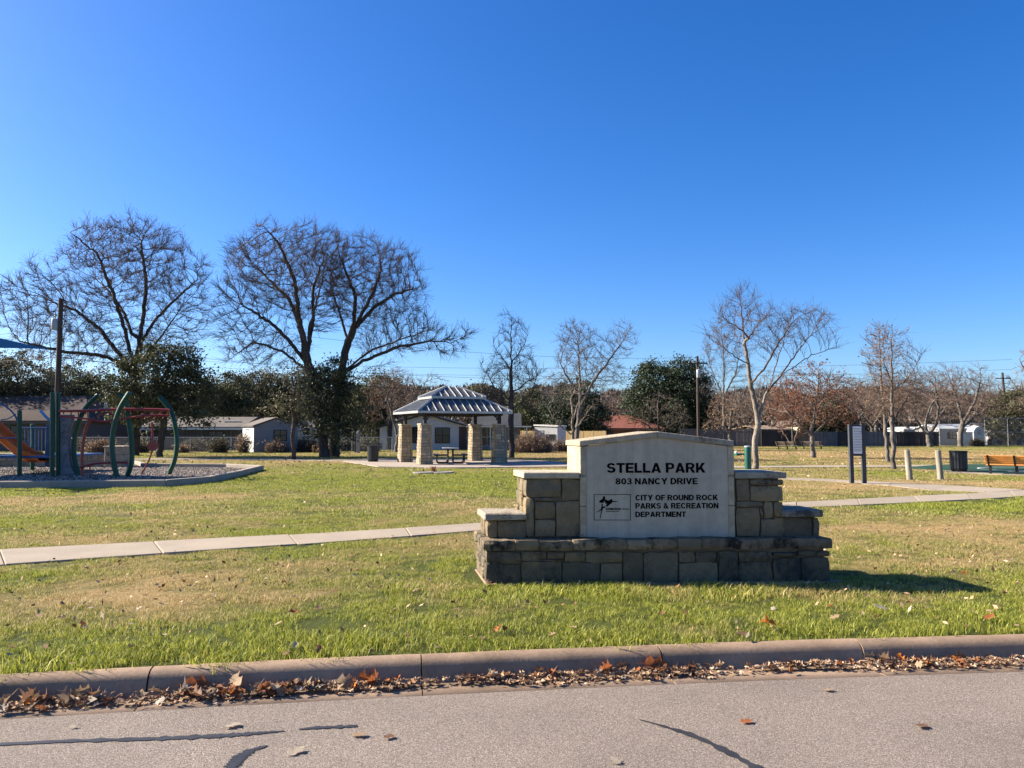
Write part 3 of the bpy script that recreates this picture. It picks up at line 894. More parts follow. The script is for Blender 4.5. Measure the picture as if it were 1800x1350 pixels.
# heavy block lettering, each letter a part of its own, standing 5 mm off the panel
VT = VPAN + .009
def q_(x0, x1, y0, y1): return [(x0, y0), (x1, y0), (x1, y1), (x0, y1)]
def arc_(cx, cy, rx, ry, a0, a1, tx=.27, ty=.19, n=16):
    t = [math.radians(a0 + (a1 - a0) * k / n) for k in range(n + 1)]
    return [(cx + rx * math.cos(k), cy + ry * math.sin(k)) for k in t] + [(cx + (rx - tx) * math.cos(k), cy + (ry - ty) * math.sin(k)) for k in t[::-1]]
S_ = .265
GL = {
 'A': (1.0, [[(0, 0), (.28, 0), (.60, 1), (.36, 1)], [(1.0, 0), (.72, 0), (.40, 1), (.64, 1)], q_(.26, .74, .17, .35)]),
 'C': (.95, [arc_(.48, .5, .48, .5, 38, 322)]),
 'D': (.93, [q_(0, S_, 0, 1), q_(.1, .45, 0, .19), q_(.1, .45, .81, 1), arc_(.43, .5, .50, .5, -90, 90)]),
 'E': (.80, [q_(0, S_, 0, 1), q_(.1, .80, 0, .2), q_(.1, .74, .41, .59), q_(.1, .78, .8, 1)]),
 'F': (.74, [q_(0, S_, 0, 1), q_(.1, .68, .38, .57), q_(.1, .74, .8, 1)]),
 'I': (.27, [q_(0, S_, 0, 1)]),
 'K': (.96, [q_(0, S_, 0, 1), [(.2, .34), (.36, .24), (.93, 1), (.60, 1)], [(.36, .50), (.56, .66), (.98, 0), (.65, 0)]]),
 'L': (.76, [q_(0, S_, 0, 1), q_(.1, .76, 0, .21)]),
 'M': (1.08, [q_(0, .24, 0, 1), q_(.84, 1.08, 0, 1), [(.0, 1), (.32, 1), (.62, 0), (.44, 0)], [(1.08, 1), (.76, 1), (.46, 0), (.64, 0)]]),
 'N': (.92, [q_(0, .25, 0, 1), q_(.67, .92, 0, 1), [(0, 1), (.27, 1), (.92, 0), (.65, 0)]]),
 'O': (1.02, [arc_(.51, .5, .51, .5, 0, 180, .28), arc_(.51, .5, .51, .5, 180, 360, .28)]),
 'P': (.86, [q_(0, S_, 0, 1), q_(.1, .52, .82, 1), q_(.1, .52, .36, .54), arc_(.50, .68, .36, .32, -90, 90, .25, .18)]),
 'R': (.95, [q_(0, S_, 0, 1), q_(.1, .54, .82, 1), q_(.1, .54, .40, .57), arc_(.52, .70, .37, .30, -90, 90, .25, .17), [(.40, .46), (.66, .46), (.97, 0), (.66, 0)]]),
 'S': (.88, [arc_(.44, .705, .43, .295, 18, 270, .25, .185), arc_(.44, .300, .44, .300, -165, 90, .26, .19)]),
 'T': (.86, [q_(0, .86, .8, 1), q_(.43 - S_ / 2, .43 + S_ / 2, 0, .9)]),
 'V': (.98, [[(0, 1), (.28, 1), (.61, 0), (.37, 0)], [(.98, 1), (.70, 1), (.37, 0), (.61, 0)]]),
 'Y': (.98, [[(0, 1), (.30, 1), (.62, .38), (.36, .38)], [(.98, 1), (.68, 1), (.36, .38), (.62, .38)], q_(.49 - S_ / 2, .49 + S_ / 2, 0, .5)]),
 '0': (.80, [arc_(.40, .5, .40, .5, 0, 180, .25), arc_(.40, .5, .40, .5, 180, 360, .25)]),
 '8': (.80, [arc_(.40, .735, .36, .265, 0, 180, .23, .165), arc_(.40, .735, .36, .265, 180, 360, .23, .165), arc_(.40, .285, .40, .285, 0, 180, .25, .175), arc_(.40, .285, .40, .285, 180, 360, .25, .175)]),
 '3': (.78, [arc_(.38, .725, .37, .275, -90, 165, .24, .17), arc_(.38, .285, .40, .285, -165, 90, .25, .175), q_(.26, .42, .435, .585)]),
 '&': (1.02, [arc_(.40, .77, .27, .23, 0, 180, .19, .14), arc_(.40, .77, .27, .23, 180, 360, .19, .14), arc_(.40, .28, .40, .28, 60, 340, .25, .17), [(.22, .64), (.46, .70), (1.02, 0), (.70, 0)], [(.66, .50), (.90, .46), (.72, .10), (.52, .16)]]),
 '.': (.22, [q_(0, .22, 0, .2)]), 'U': (.9, [q_(0, .25, .3, 1), q_(.65, .9, .3, 1), arc_(.45, .35, .45, .35, 180, 360, .25)]), 'X': (.95, [[(0, 0), (.3, 0), (.95, 1), (.65, 1)], [(.95, 0), (.65, 0), (0, 1), (.3, 1)]])}
def text(body, x0, x1, y0, y1, mat=None, name='letter', gap=.095):
    a = sf(x0, y0, VT); b = sf(x1, y1, VT)
    tot = sum(.40 if c == ' ' else GL[c][0] + gap for c in body) - gap
    sx = (b[0] - a[0]) / tot; sy = a[1] - b[1]; x = 0
    allm = MB()
    for c in body:
        if c == ' ': x += .40; continue
        w, polys = GL[c]
        mb = allm if name != 'letter' else MB()
        for k, pl in enumerate(polys):
            mb.prism([SL(a[0] + (x + px_) * sx, VT - .0004 * k, b[1] + py_ * sy) for px_, py_ in pl], SV * (.005 + .0004 * k))
        if name == 'letter': mb.build('letter', mat or M_black, sign)
        x += w + gap
    if name != 'letter': allm.build(name, mat or M_black, sign, kind='stuff')
text('STELLA PARK', 1066.8, 1240, 813.9, 830.8)
text('803 NANCY DRIVE', 1082, 1226.5, 840.6, 851.2)
text('CITY OF ROUND ROCK', 1117, 1262, 870.0, 879.3)
text('PARKS & RECREATION', 1117, 1263, 884.4, 893.6)
text('DEPARTMENT', 1117, 1206, 899.5, 908.5)
text('ROUND ROCK', 1065.3, 1091.5, 892.9, 896.5, None, 'small_lettering')
text('TEXAS', 1093.5, 1105.5, 892.9, 896.5, M_grey, 'small_lettering', .3)
text('PURPOSE. PASSION. PROSPERITY.', 1065.5, 1089, 898.2, 899.6, M_grey, 'small_lettering')
def flat(polys, name, mat, v0=VT, th=.004):
    mb = MB()
    for pl in polys:
        q = [SL(*(lambda s: (s[0], v0, s[1]))(sf(830 + x * .17778, 860 + y * .17778, v0))) for x, y in pl]
        mb.prism(q, SV * th)
    return mb.build(name, mat, sign)
B = (1204, 1568, 50, 307); t = 5
flat([[(B[0], B[2]), (B[1], B[2]), (B[1], B[2] + t), (B[0], B[2] + t)], [(B[0], B[3] - t), (B[1], B[3] - t), (B[1], B[3]), (B[0], B[3])],
      [(B[0], B[2] + t), (B[0] + t, B[2] + t), (B[0] + t, B[3] - t), (B[0], B[3] - t)], [(B[1] - t, B[2] + t), (B[1], B[2] + t), (B[1], B[3] - t), (B[1] - t, B[3] - t)]], 'emblem_frame', M_black)
flat([[(1255, 124), (1262, 112), (1288, 96), (1296, 72), (1316, 70), (1313, 98), (1345, 112), (1383, 95), (1386, 112), (1442, 121), (1443, 125), (1386, 124), (1382, 136), (1352, 158), (1330, 176),
       (1322, 160), (1334, 146), (1318, 140), (1309, 112), (1300, 134), (1282, 136), (1258, 130)],
      [(1278, 141), (1292, 148), (1288, 170), (1300, 172), (1310, 166), (1322, 180), (1300, 184), (1282, 206), (1228, 230), (1230, 226), (1270, 200), (1280, 172)],
      [(1282, 190), (1292, 186), (1283, 225), (1276, 250), (1268, 291), (1263, 290), (1270, 245)]], 'emblem', M_black)

# ------------------------------------------------------------------ pavilion
M_seam = plain('galvanised roof metal', (0.10, 0.10, 0.098), 0.5, 0.14, 2.0, 0.4, 0, metal=0.35)
M_seam2 = plain('galvanised seam', (0.40, 0.40, 0.385), 0.42, 0.08, 3.0, 0.5, 0, metal=0.3)
M_dkwood = plain('dark steel post', (0.030, 0.026, 0.025), 0.6, 0.2)
M_blackmetal = plain('black coated metal', (0.014, 0.015, 0.017), 0.45, 0.2, 4, 0.4)
M_colstone = stonemat('pavilion limestone', (0.38, 0.305, 0.20), (0.34, 0.27, 0.18), (0.06, 0.055, 0.045), 0.10)
PH = math.radians(24.6)
PU = Vector((math.cos(PH), math.sin(PH), 0)); PV = Vector((-math.sin(PH), math.cos(PH), 0)); Z = Vector((0, 0, 1))
pc = Vector((-3.05, 38.85, 0.035))
pav = empty('pavilion', pc, 0, 'open picnic pavilion with a two tier metal hip roof on four tapered limestone columns', 'pavilion')
prng = random.Random(11)
ctop = 1.86
for iu, iv in ((-1, -1), (1, -1), (-1, 1), (1, 1)):
    c = PU * (iu * 1.93) + PV * (iv * 1.6)
    col = empty('column', (0, 0, 0)); col.parent = pav
    core = MB(); core.bevbox(c + Z * (ctop / 2), PU, PV, Z, .22, .22, ctop / 2, .01); core.build('core', M_mortar, col)
    st = MB(); nc = 13
    for k in range(nc):
        z0, z1 = ctop * k / nc, ctop * (k + 1) / nc
        hw = 0.315 - 0.055 * (k / nc)
        cut = prng.uniform(-.35, .35) * hw
        for s in range(4):
            A, B_ = [(PU, PV), (PV, -PU), (-PU, -PV), (-PV, PU)][s]
            for (a, b) in ((-hw, cut), (cut, hw - .12)):
                o = prng.uniform(0, .014)
                cc_ = c - B_ * (hw - .06 + o) + A * ((a + b) / 2) + Z * ((z0 + z1) / 2)
                mb = MB() if s in (0, 3) else st
                mb.bevbox(cc_, A, B_, Z, (b - a) / 2 - .004, .06, (z1 - z0) / 2 - .004, .012)
                if mb is not st: mb.build('stone', M_colstone, col)
    st.build('stone_course', M_colstone, col, kind='stuff')
    cp = MB(); cp.bevbox(c + Z * (ctop + .035), PU, PV, Z, .30, .30, .035, .012); cp.build('cap', M_cap, col)
    pp = MB(); pp.bevbox(c + Z * (ctop + .07 + .26), PU, PV, Z, .075, .075, .30, .008); pp.build('post', M_dkwood, pav)
    if iv < 0:
        br = MB()
        for q in range(5):
            t = q / 4
            br.bevbox(c + PU * (-iu * (.12 + .22 * t)) + Z * (ctop + .30 + .22 * math.sqrt(t)), PU, PV, Z, .05, .03, .05, .004)
        br.build('bracket', M_dkwood, pav)
EA, EB, ZE = 2.42, 2.08, 2.36
beams = MB()
for s in (-1, 1):
    beams.bevbox(PV * (s * 1.6) + Z * (ZE + .06), PU, PV, Z, 2.1, .07, .09, .005)
    beams.bevbox(PU * (s * 1.93) + Z * (ZE + .06), PV, PU, Z, 1.75, .07, .085, .005)
for b_ in (0,):
    beams.build('beam', M_dkwood, pav)
def hip(a0, b0, z0, a1, b1, z1, name, nU, nV):
    """truncated hip roof: eave rectangle a0 x b0 at z0 up to a1 x b1 at z1, standing seams as pieces of their own"""
    q = lambda a, b, z: PU * a + PV * b + Z * z
    E = [q(-a0, -b0, z0), q(a0, -b0, z0), q(a0, b0, z0), q(-a0, b0, z0)]
    T = [q(-a1, -b1, z1), q(a1, -b1, z1), q(a1, b1, z1), q(-a1, b1, z1)]
    mb = MB(); th = Z * -.05
    vs = E + T + [e + th for e in E] + [t + th for t in T]
    fs = []
    for k in range(4):
        l = (k + 1) % 4
        fs += [(k, l, 4 + l, 4 + k), (8 + k, 12 + k, 12 + l, 8 + l), (k, 8 + k, 8 + l, l)]
        fs += [(4 + k, 4 + l, 12 + l, 12 + k)]
    if b1 < .05:
        fs += [(4, 5, 6, 7)]
    mb.add(vs, fs)
    roof = mb.build(name, M_seam, pav)
    for k in range(4):
        l = (k + 1) % 4
        e0, e1, t0, t1 = E[k], E[l], T[k], T[l]
        along = (e1 - e0); L = along.length; d = along / L
        up = ((t0 + t1) / 2 - (e0 + e1) / 2); 
        run = (t0 - e0).dot(d)
        rise = (t0 - e0) - d * run
        nrm = d.cross(rise).normalized()
        if nrm.z < 0: nrm = -nrm
        n = nU if k % 2 == 0 else nV
        for j in range(n):
            s = (j + .5) / n * L
            f = 1.0
            if s < run: f = s / run
            elif s > L - run: f = (L - s) / run
            if f < .06: continue
            p0 = e0 + d * s; p1 = p0 + rise * f
            sm = MB(); ax = (p1 - p0); ln = ax.length; ax = ax / ln
            sm.bevbox((p0 + p1) / 2 + nrm * .018, ax, d, nrm, ln / 2, .012, .020, .003)
            sm.build('roof_seam', M_seam2, roof)
        hp = MB(); hp.tube([e0 + Z * .02, t0 + Z * .02], .05, 6); hp.build('hip_cap', M_seam2, roof)
        fa = MB(); fa.bevbox((e0 + e1) / 2 - Z * .05, d, d.cross(Z), Z, L / 2 + .02, .018, .055, .003); fa.build('fascia', M_seam2, roof)
    return roof
hip(EA, EB, ZE + .16, 1.20, .88, ZE + .86, 'roof', 13, 11)
hip(1.42, 1.08, ZE + .90, .34, .02, ZE + 1.43, 'upper_roof', 8, 6)
lan = MB()
for s in (-1, 1):
    lan.bevbox(PV * (s * .8) + Z * (ZE + .88), PU, PV, Z, 1.15, .03, .08, .004); lan.bevbox(PU * (s * 1.12) + Z * (ZE + .88), PV, PU, Z, .8, .03, .08, .004)
lan.build('lantern_frame', M_dkwood, pav)
rf = MB()
for s in (-1, 1):
    for t in (-1, 1):
        rf.tube([PU * (s * 2.3) + PV * (t * 1.95) + Z * (ZE + .1), PU * (s * .3) + Z * (ZE + 1.25)], .05, 6)
rf.build('rafter', M_dkwood, pav)

# picnic table under the pavilion
tb = G(790, 816.3)
tab = empty('picnic_table', (tb.x, tb.y + .5, 0.035), math.radians(6), 'grey topped picnic table with black loop legs under the pavilion', 'table')
M_tabletop = plain('perforated coated steel top', (0.20, 0.20, 0.20), 0.5, 0.15)
mb = MB(); mb.box(-.40, .40, -.95, .95, .72, .76, .02); mb.build('tabletop', M_tabletop, tab)
for s in (-1, 1):
    mb = MB(); mb.box(s * .70 - .14, s * .70 + .14, -.95, .95, .42, .455, .012); mb.build('seat', M_blackmetal, tab)
    for y in (-.6, .6):
        pts = [(s * .12, y, .72), (s * .12, y, .10), (s * .16, y, .04), (s * .24, y, .02), (s * .55, y, .02), (s * .62, y, .05), (s * .66, y, .12), (s * .66, y, .42)]
        mb = MB(); mb.tube(pts, .035, 8); mb.build('leg', M_blackmetal, tab, True)
        mb = MB(); mb.tube([(s * .12, y, .40), (s * .80, y, .40)], .025, 6); mb.build('brace', M_blackmetal, tab, True)

# litter barrels
def barrel(px, py, r, h, label):
    g = G(px, py)
    t = empty('trash_can', (g.x, g.y, .03), 0, label, 'trash can', 'dark ribbed trash cans')
    mb = MB(); mb.lathe([(r * .86, .05), (r * .97, .07), (r, .14), (r, h - .10), (r * .97, h - .05)], 36, flute=.05); mb.build('body', M_blackmetal, t)
    mb = MB(); mb.lathe([(r * .88, 0), (r * .9, .05)], 24); mb.build('foot', M_blackmetal, t)
    mb = MB(); mb.lathe([(r * 1.0, h - .07), (r * 1.04, h - .05), (r * 1.04, h - .01), (r * .98, h), (r * .7, h - .005), (r * .68, h - .10)], 28); mb.build('rim', M_blackmetal, t, True)
    return t
barrel(655.5, 812.5, .29, .83, 'dark round trash can standing on the grass left of the pavilion')
barrel(1685.5, 829.5, .315, .80, 'dark round trash can beside the green court, between a leaning post and the orange bench')

# valve covers and a dry weed in the lawn
for px, py, r, lb in ((745, 832.3, .42, 'round grey utility cover in the lawn, left of the dry weed'), (777, 831.8, .46, 'round grey utility cover in the lawn, right of the dry weed')):
    g = G(px, py); t = MB(); t.lathe([(r, 0), (r, .05), (r - .03, .07), (r - .06, .07), (r - .07, .06), (.02, .065)], 24)
    o = t.build('utility_cover', plain('cover concrete', (0.22, .20, .18), .9), label=lb, cat='utility cover'); o.location = (g.x, g.y, -.01)
g = G(762, 831.5)
mb = MB(); r = random.Random(3)
for k in range(60):
    a = r.uniform(0, 6.28); q = Vector((math.cos(a) * .05, math.sin(a) * .05, 0)); h = r.uniform(.1, .26); e = Vector((math.cos(a) * r.uniform(.02, .16), math.sin(a) * r.uniform(.02, .16), h))
    w = Vector((-math.sin(a), math.cos(a), 0)) * .012
    mb.add([q - w, q + w, e + w, e - w], [(0, 1, 2, 3)])
o = mb.build('dead_weed', plain('rusty weed', (0.30, .12, .06), .9), label='small rust brown dead weed between the round covers', cat='weed'); o.location = (g.x, g.y, .0)

# ------------------------------------------------------------------ right side: board, bollards, bench, posts
M_board_post = plain('weathered charcoal post', (0.045, 0.048, 0.055), 0.6, 0.2, 6)
M_board = plain('pale notice sheet', (0.74, 0.74, 0.74), 0.5, 0.05)
M_board_frame = plain('dark board frame', (0.03, 0.033, 0.04), 0.5, 0.15)
a, b = G(1498.5, 850.5), G(1519.5, 849.5)
mid = (a + b) / 2
bd = empty('notice_board', mid, 0, 'tall notice board on two dark posts with a pale printed sheet', 'notice board')
Yb = mid.y
def bp(px, py): return P(px, py, Yb) - mid
for (x0, x1, xb) in ((1491, 1497, 1498), (1513.5, 1518.5, 1520)):
    tp = bp((x0 + x1) / 2, 746); bt = bp(xb - .5, 850.5)
    hw = .054
    mb = MB()
    for p, q in ((bt, tp),):
        mb.add([(p.x - hw, -hw, -.05), (p.x + hw, -hw, -.05), (p.x + hw, hw, -.05), (p.x - hw, hw, -.05), (q.x - hw, -hw, q.z), (q.x + hw, -hw, q.z), (q.x + hw, hw, q.z), (q.x - hw, hw, q.z)],
               [(0, 1, 5, 4), (1, 2, 6, 5), (2, 3, 7, 6), (3, 0, 4, 7), (4, 5, 6, 7)])
    mb.build('post', M_board_post, bd)
p0, p1 = bp(1496, 801.5), bp(1516, 747)
mb = MB(); mb.box(p0.x, p1.x, -.03, .03, p0.z, p1.z, .008); mb.build('back_panel', M_board_frame, bd)
q0, q1 = bp(1498.6, 797.5), bp(1517.0, 749.5)
mb = MB(); mb.box(q0.x, q1.x, -.045, -.031, q0.z, q1.z, .004); sheet = mb.build('sheet', M_board, bd)
mb = MB(); r = random.Random(2); nl = 15
for k in range(nl):
    z = q1.z - .06 - (q1.z - q0.z - .1) * k / nl
    x1_ = q1.x - .03 - r.uniform(0, .09)
    mb.box(q0.x + .03, x1_, -.0475, -.0452, z - .007, z + .007)
mb.build('print_line', M_grey, sheet, kind='stuff')

M_bollard = Mat('weathered round timber')
f = M_bollard.noise(10, 6, 0.65, M_bollard.stretch(1, 1, .12))
M_bollard.col(M_bollard.ramp(f, [(0.3, (0.14, 0.125, 0.095)), (0.55, (0.30, 0.27, 0.21)), (0.75, (0.42, 0.38, 0.31))])); M_bollard.rough(.9, .15)
M_bollard.bump(f, .6, .02); M_bollard = M_bollard.m
for k, (bx, by, tx, ty, lb) in enumerate(((1599.5, 844, 1594, 790.5, 'leaning weathered timber bollard nearer the notice board'), (1653.5, 843, 1648.5, 791, 'leaning weathered timber bollard nearer the trash can by the court'))):
    g = G(bx, by); tp = P(tx, ty, g.y) - g
    root = empty('bollard', g, 0, lb, 'bollard', 'timber bollards beside the path')
    d = tp.normalized()
    mb = MB(); mb.tube([d * -.1, d * .02, d * (tp.length - .05), d * (tp.length - .015), d * tp.length], [.098, .098, .088, .082, .06], 14); mb.build('shaft', M_bollard, root, True)
    mb = MB(); mb.tube([d * (tp.length - .001), d * (tp.length + .012)], [.06, .05], 14); mb.build('cap', plain('dark bollard top', (.05, .045, .04), .9), root, True)

M_slat = plain('orange stained slat', (0.66, 0.24, 0.045), 0.55, 0.15, 5, 0.3)
M_slatgrey = plain('weathered slat', (0.30, 0.235, 0.17), 0.7, 0.2, 5)
def bench(loc, rz, W, nf, mat, label, group=None, scale=1.0):
    t = empty('park_bench', loc, rz, label, 'bench', group); t.scale = (1, 1, .75)
    lean = Vector((0, .46, 1)).normalized()
    for k in range(4):
        c = Vector((0, .10, .50)) + lean * (.06 + .115 * k)
        mb = MB(); mb.bevbox(c, Vector((1, 0, 0)), lean, lean.cross(Vector((1, 0, 0))), W / 2, .047, .018, .008); mb.build('back_slat', mat, t)
    for k in range(4):
        mb = MB(); mb.bevbox(Vector((0, -.34 + .115 * k, .45 - .006 * k)), Vector((1, 0, 0)), Vector((0, 1, 0)), Z, W / 2, .05, .018, .008); mb.build('seat_slat', mat, t)
    for k in range(nf):
        x = -W / 2 + .12 + (W - .24) * k / (nf - 1)
        mb = MB(); mb.bevbox(Vector((x, .10, .50)) + lean * .22 + Vector((0, .035, -.016)), Vector((1, 0, 0)), lean, lean.cross(Vector((1, 0, 0))), .03, .27, .03, .006); mb.build('back_bracket', M_blackmetal, t)
        mb = MB(); mb.box(x - .03, x + .03, -.40, .12, .385, .425, .006); mb.build('seat_bracket', M_blackmetal, t)
        mb = MB(); mb.box(x - .045, x + .045, -.19, -.10, -.02, .39, .006); mb.build('leg', M_blackmetal, t)
    return t
g = G(1787, 835.5)
bench((g.x + .05, g.y + .1, .02), math.radians(138), 1.9, 3, M_slat, 'bright orange slatted bench with black frame at the edge of the green court')
g = G(1383, 790.5); bench((g.x, g.y, .0), math.radians(140), 1.75, 3, M_slatgrey, 'faded slatted bench by the back fence, clear of any tree trunk', 'far park benches')
g = G(1432, 790); bench((g.x, g.y + .6, .0), math.radians(140), 1.75, 3, M_slatgrey, 'faded slatted bench by the back fence, half behind a tree trunk', 'far park benches')

M_green = plain('green enamel', (0.010, 0.085, 0.055), 0.35, 0.15, 4, 0.5)
M_greenfar = plain('play green enamel', (0.007, 0.060, 0.030), 0.45, 0.2, 2, 0.35)
g = G(1315, 827)
t = empty('green_post', g, 0, 'tall green cylinder standing beside the pale tree trunk', 'post')
mb = MB(); mb.lathe([(.135, -.02), (.135, .93), (.13, .95)], 20); mb.build('body', M_green, t, True)
mb = MB(); mb.lathe([(.14, .95), (.14, .985), (.125, 1.0), (.02, 1.005)], 20); mb.build('lid', plain('pale cap', (.35, .38, .36), .5), t, True)
g = G(1300, 801)
t = empty('utility_box', g, 0, 'low green ground box with a pale knob, far out on the lawn', 'utility box')
mb = MB(); mb.box(-.3, .35, -.3, .3, -.05, .16, .03); mb.build('body', M_green, t)
mb = MB(); mb.lathe([(.09, .16), (.1, .22), (.06, .3), (.02, .32)], 12, (-.22, 0, 0)); mb.build('knob', M_white, t)

# ------------------------------------------------------------------ playground
M_red = plain('red play enamel', (0.27, 0.028, 0.018), 0.4, 0.2, 2, 0.5)
M_orange = plain('orange slide plastic', (0.85, 0.15, 0.012), 0.4, 0.12, 2, 0.5)
M_blue = plain('blue play plastic', (0.03, 0.09, 0.22), 0.4, 0.15, 2, 0.5)
M_rock = plain('grey climbing panel', (0.20, 0.195, 0.195), 0.8, 0.25, 2.5, 0.2, 0.6, 6, 0.06)
M_step = plain('terracotta step', (0.36, 0.13, 0.06), 0.7, 0.2)
def arcpts(Y, pts, n=18):
    """smooth curve through photograph points at depth Y (Catmull-Rom)"""
    W = [P(x, y, Y) for x, y in pts]
    W = [W[0] * 2 - W[1]] + W + [W[-1] * 2 - W[-2]]
    out = []
    m = len(W) - 3
    for i in range(m):
        for k in range(n // m + 1):
            t = k / (n // m + 1)
            p0, p1, p2, p3 = W[i:i + 4]
            out.append(0.5 * ((2 * p1) + (p2 - p0) * t + (2 * p0 - 5 * p1 + 4 * p2 - p3) * t * t + (3 * p1 - p0 - 3 * p2 + p3) * t ** 3))
    out.append(W[-2])
    return out
cl_o = G(215, 835)
clm = empty('climbing_frame', (cl_o.x, cl_o.y, 0), 0, 'climber of tall curved green posts with a red overhead ladder in the gravel bed', 'play structure')
o = Vector((cl_o.x, cl_o.y, 0))
def part_tube(name, mat, parent, pts, r, n=10, flat=None, org=None):
    mb = MB(); mb.tube([p - (org if org is not None else o) for p in pts], r, n, True, flat)
    return mb.build(name, mat, parent, True)
for Y, pts, r in ((25.6, [(208, 845), (200, 815), (197, 780), (201, 748), (212, 716), (228, 690)], .085),
                  (26.2, [(222, 842), (231, 812), (231, 775), (226, 738), (221, 705), (211, 694)], .085),
                  (27.6, [(297, 832), (306, 812), (311, 785), (309, 755), (300, 722), (280, 697)], .080),
                  (27.0, [(140, 836), (132, 812), (130, 780), (136, 748), (150, 718), (173, 694)], .080)):
    q = arcpts(Y, pts)
    q[0].z = -.05
    part_tube('curved_post', M_greenfar, clm, q, r, 10)
for dy, nm in ((26.0, 0), (27.2, 1)):
    part_tube('overhead_rail', M_red, clm, arcpts(dy, [(104, 722.5), (150, 722), (200, 719.5), (250, 719.5), (298, 721)]), .045, 8)
    part_tube('overhead_rail', M_red, clm, arcpts(dy, [(104, 731), (150, 736), (180, 741), (215, 736), (260, 730), (298, 730)]), .030, 8)
for k in range(15):
    x = 112 + 13 * k
    part_tube('rung', M_red, clm, [P(x, 723, 26.0), P(x, 727 + 5 * math.sin(k), 26.6), P(x, 723, 27.2)], .022, 6)
for x in (252, 268, 283):
    part_tube('hand_ring', M_red, clm, [P(x + 5 * math.cos(a), 732 + 4.5 * math.sin(a), 26.5) for a in np.linspace(0, 6.28, 13)], .018, 6)
part_tube('swing_hoop', M_red, clm, [P(186 + 13 * math.cos(a), 733 + 8 * math.sin(a), 26.3) for a in np.linspace(0, 6.28, 17)], .03, 6)
part_tube('support', M_red, clm, arcpts(26.4, [(146, 840), (144, 812), (146, 780), (152, 750), (165, 735)]), .055, 8)
part_tube('support', M_red, clm, [P(267, 742, 26.8), P(268, 775, 26.8)], .045, 8)
disc = MB(); disc.tube([P(268.5, 784, 26.7) - o, P(268.5, 784, 26.9) - o], .17, 18); disc.build('spinner_disc', M_red, clm, True)
part_tube('support', M_red, clm, arcpts(26.8, [(268, 792), (262, 808), (256, 820), (249, 833)]), .03, 8)
part_tube('balance_bar', M_red, clm, arcpts(26.0, [(140, 822), (165, 815), (200, 813), (224, 813)]), .04, 8)
part_tube('support', M_red, clm, [P(158, 815, 26.0), P(158, 841, 26.0)], .025, 8)

tw_o = G(60, 835)
tw = empty('play_tower', (tw_o.x, tw_o.y, 0), 0, 'play tower with green posts, orange slide, blue panel and grey climbing wall', 'play structure')
o2 = Vector((tw_o.x, tw_o.y, 0))
def tpart(name, mat, pts, r, n=10, flat=None): return part_tube(name, mat, tw, pts, r, n, flat, o2)
for px, top, bot, Y in ((34.5, 722, 833, 27.2), (57, 746, 826, 30.5), (92, 690, 836, 26.6), (102, 690, 836, 26.9), (-6, 700, 833, 27.2), (-6, 700, 826, 30.5)):
    b_ = P(px, bot, Y); b_.z = -.05
    tpart('post', M_greenfar, [b_, P(px, top, Y), P(px, top - .8, Y)], [.075, .075, .045], 12)
z = P(60, 801, 28.5).z
x0, x1 = P(-8, 801, 28).x - o2.x, P(103, 801, 28).x - o2.x
mb = MB(); mb.box(x0, x1, -.9, 2.9, z - .05, z + .03, .01); mb.build('deck', M_blue, tw)
for px in range(44, 98, 6):
    tpart('baluster', M_blue, [P(px, 752, 29.5), P(px, 800, 29.5)], .016, 6)
tpart('rail', M_blue, [P(36, 752, 29.5), P(100, 752, 29.5)], .025, 8)
tpart('rail', M_blue, [P(-6, 770, 27.3), P(36, 770, 27.3)], .025, 8)
tpart('arch_rail', M_blue, arcpts(27.2, [(-8, 706), (12, 716), (26, 730), (33, 748)]), .03, 8)
tpart('arch_rail', M_blue, arcpts(27.0, [(2, 738), (14, 736), (28, 728)]), .02, 8)
mb = MB(); a, b = P(71, 722, 27.6) - o2, P(91, 742, 27.6) - o2
mb.tube([a, a * .5 + b * .5 - Z * .02, b], .05, 8); mb.build('blue_bar', plain('sky blue plastic', (.10, .28, .50), .35), tw, True)
mb = MB(); a, b = P(80, 745, 28.0) - o2, P(93, 820, 28.0) - o2
mb.box(a.x, b.x, a.y, a.y + .1, b.z, a.z, .03); mb.build('side_panel', plain('slate blue panel', (.10, .13, .20), .6), tw)
# slide: a channel swept down
sl = arcpts(27.8, [(-40, 730), (-10, 758), (12, 778), (35, 797), (52, 808), (76, 811)], 22)
mb = MB(); n = len(sl); ring = []
for k, p in enumerate(sl):
    q = p - o2
    for (y, zz) in ((-.36, .26), (-.40, .26), (-.38, 0.0), (-.26, -.10), (.26, -.10), (.38, 0.0), (.40, .26), (.36, .26), (.32, .05), (.2, -.04), (-.2, -.04), (-.32, .05)):
        f = 1.0 if k < n - 3 else .75
        ring.append((q.x, q.y + y, q.z + zz * f + .05))
m_ = 12
mb.add(ring, [(k * m_ + j, k * m_ + (j + 1) % m_, (k + 1) * m_ + (j + 1) % m_, (k + 1) * m_ + j) for k in range(n - 1) for j in range(m_)] + [tuple(range(m_)), tuple((n - 1) * m_ + j for j in range(m_))])
mb.build('slide', M_orange, tw, True)
g0 = P(83, 831, 27.3) - o2
mb = MB(); mb.box(g0.x - .18, g0.x + .12, -.2, .35, -.02, .30, .03); mb.build('step', M_step, tw)
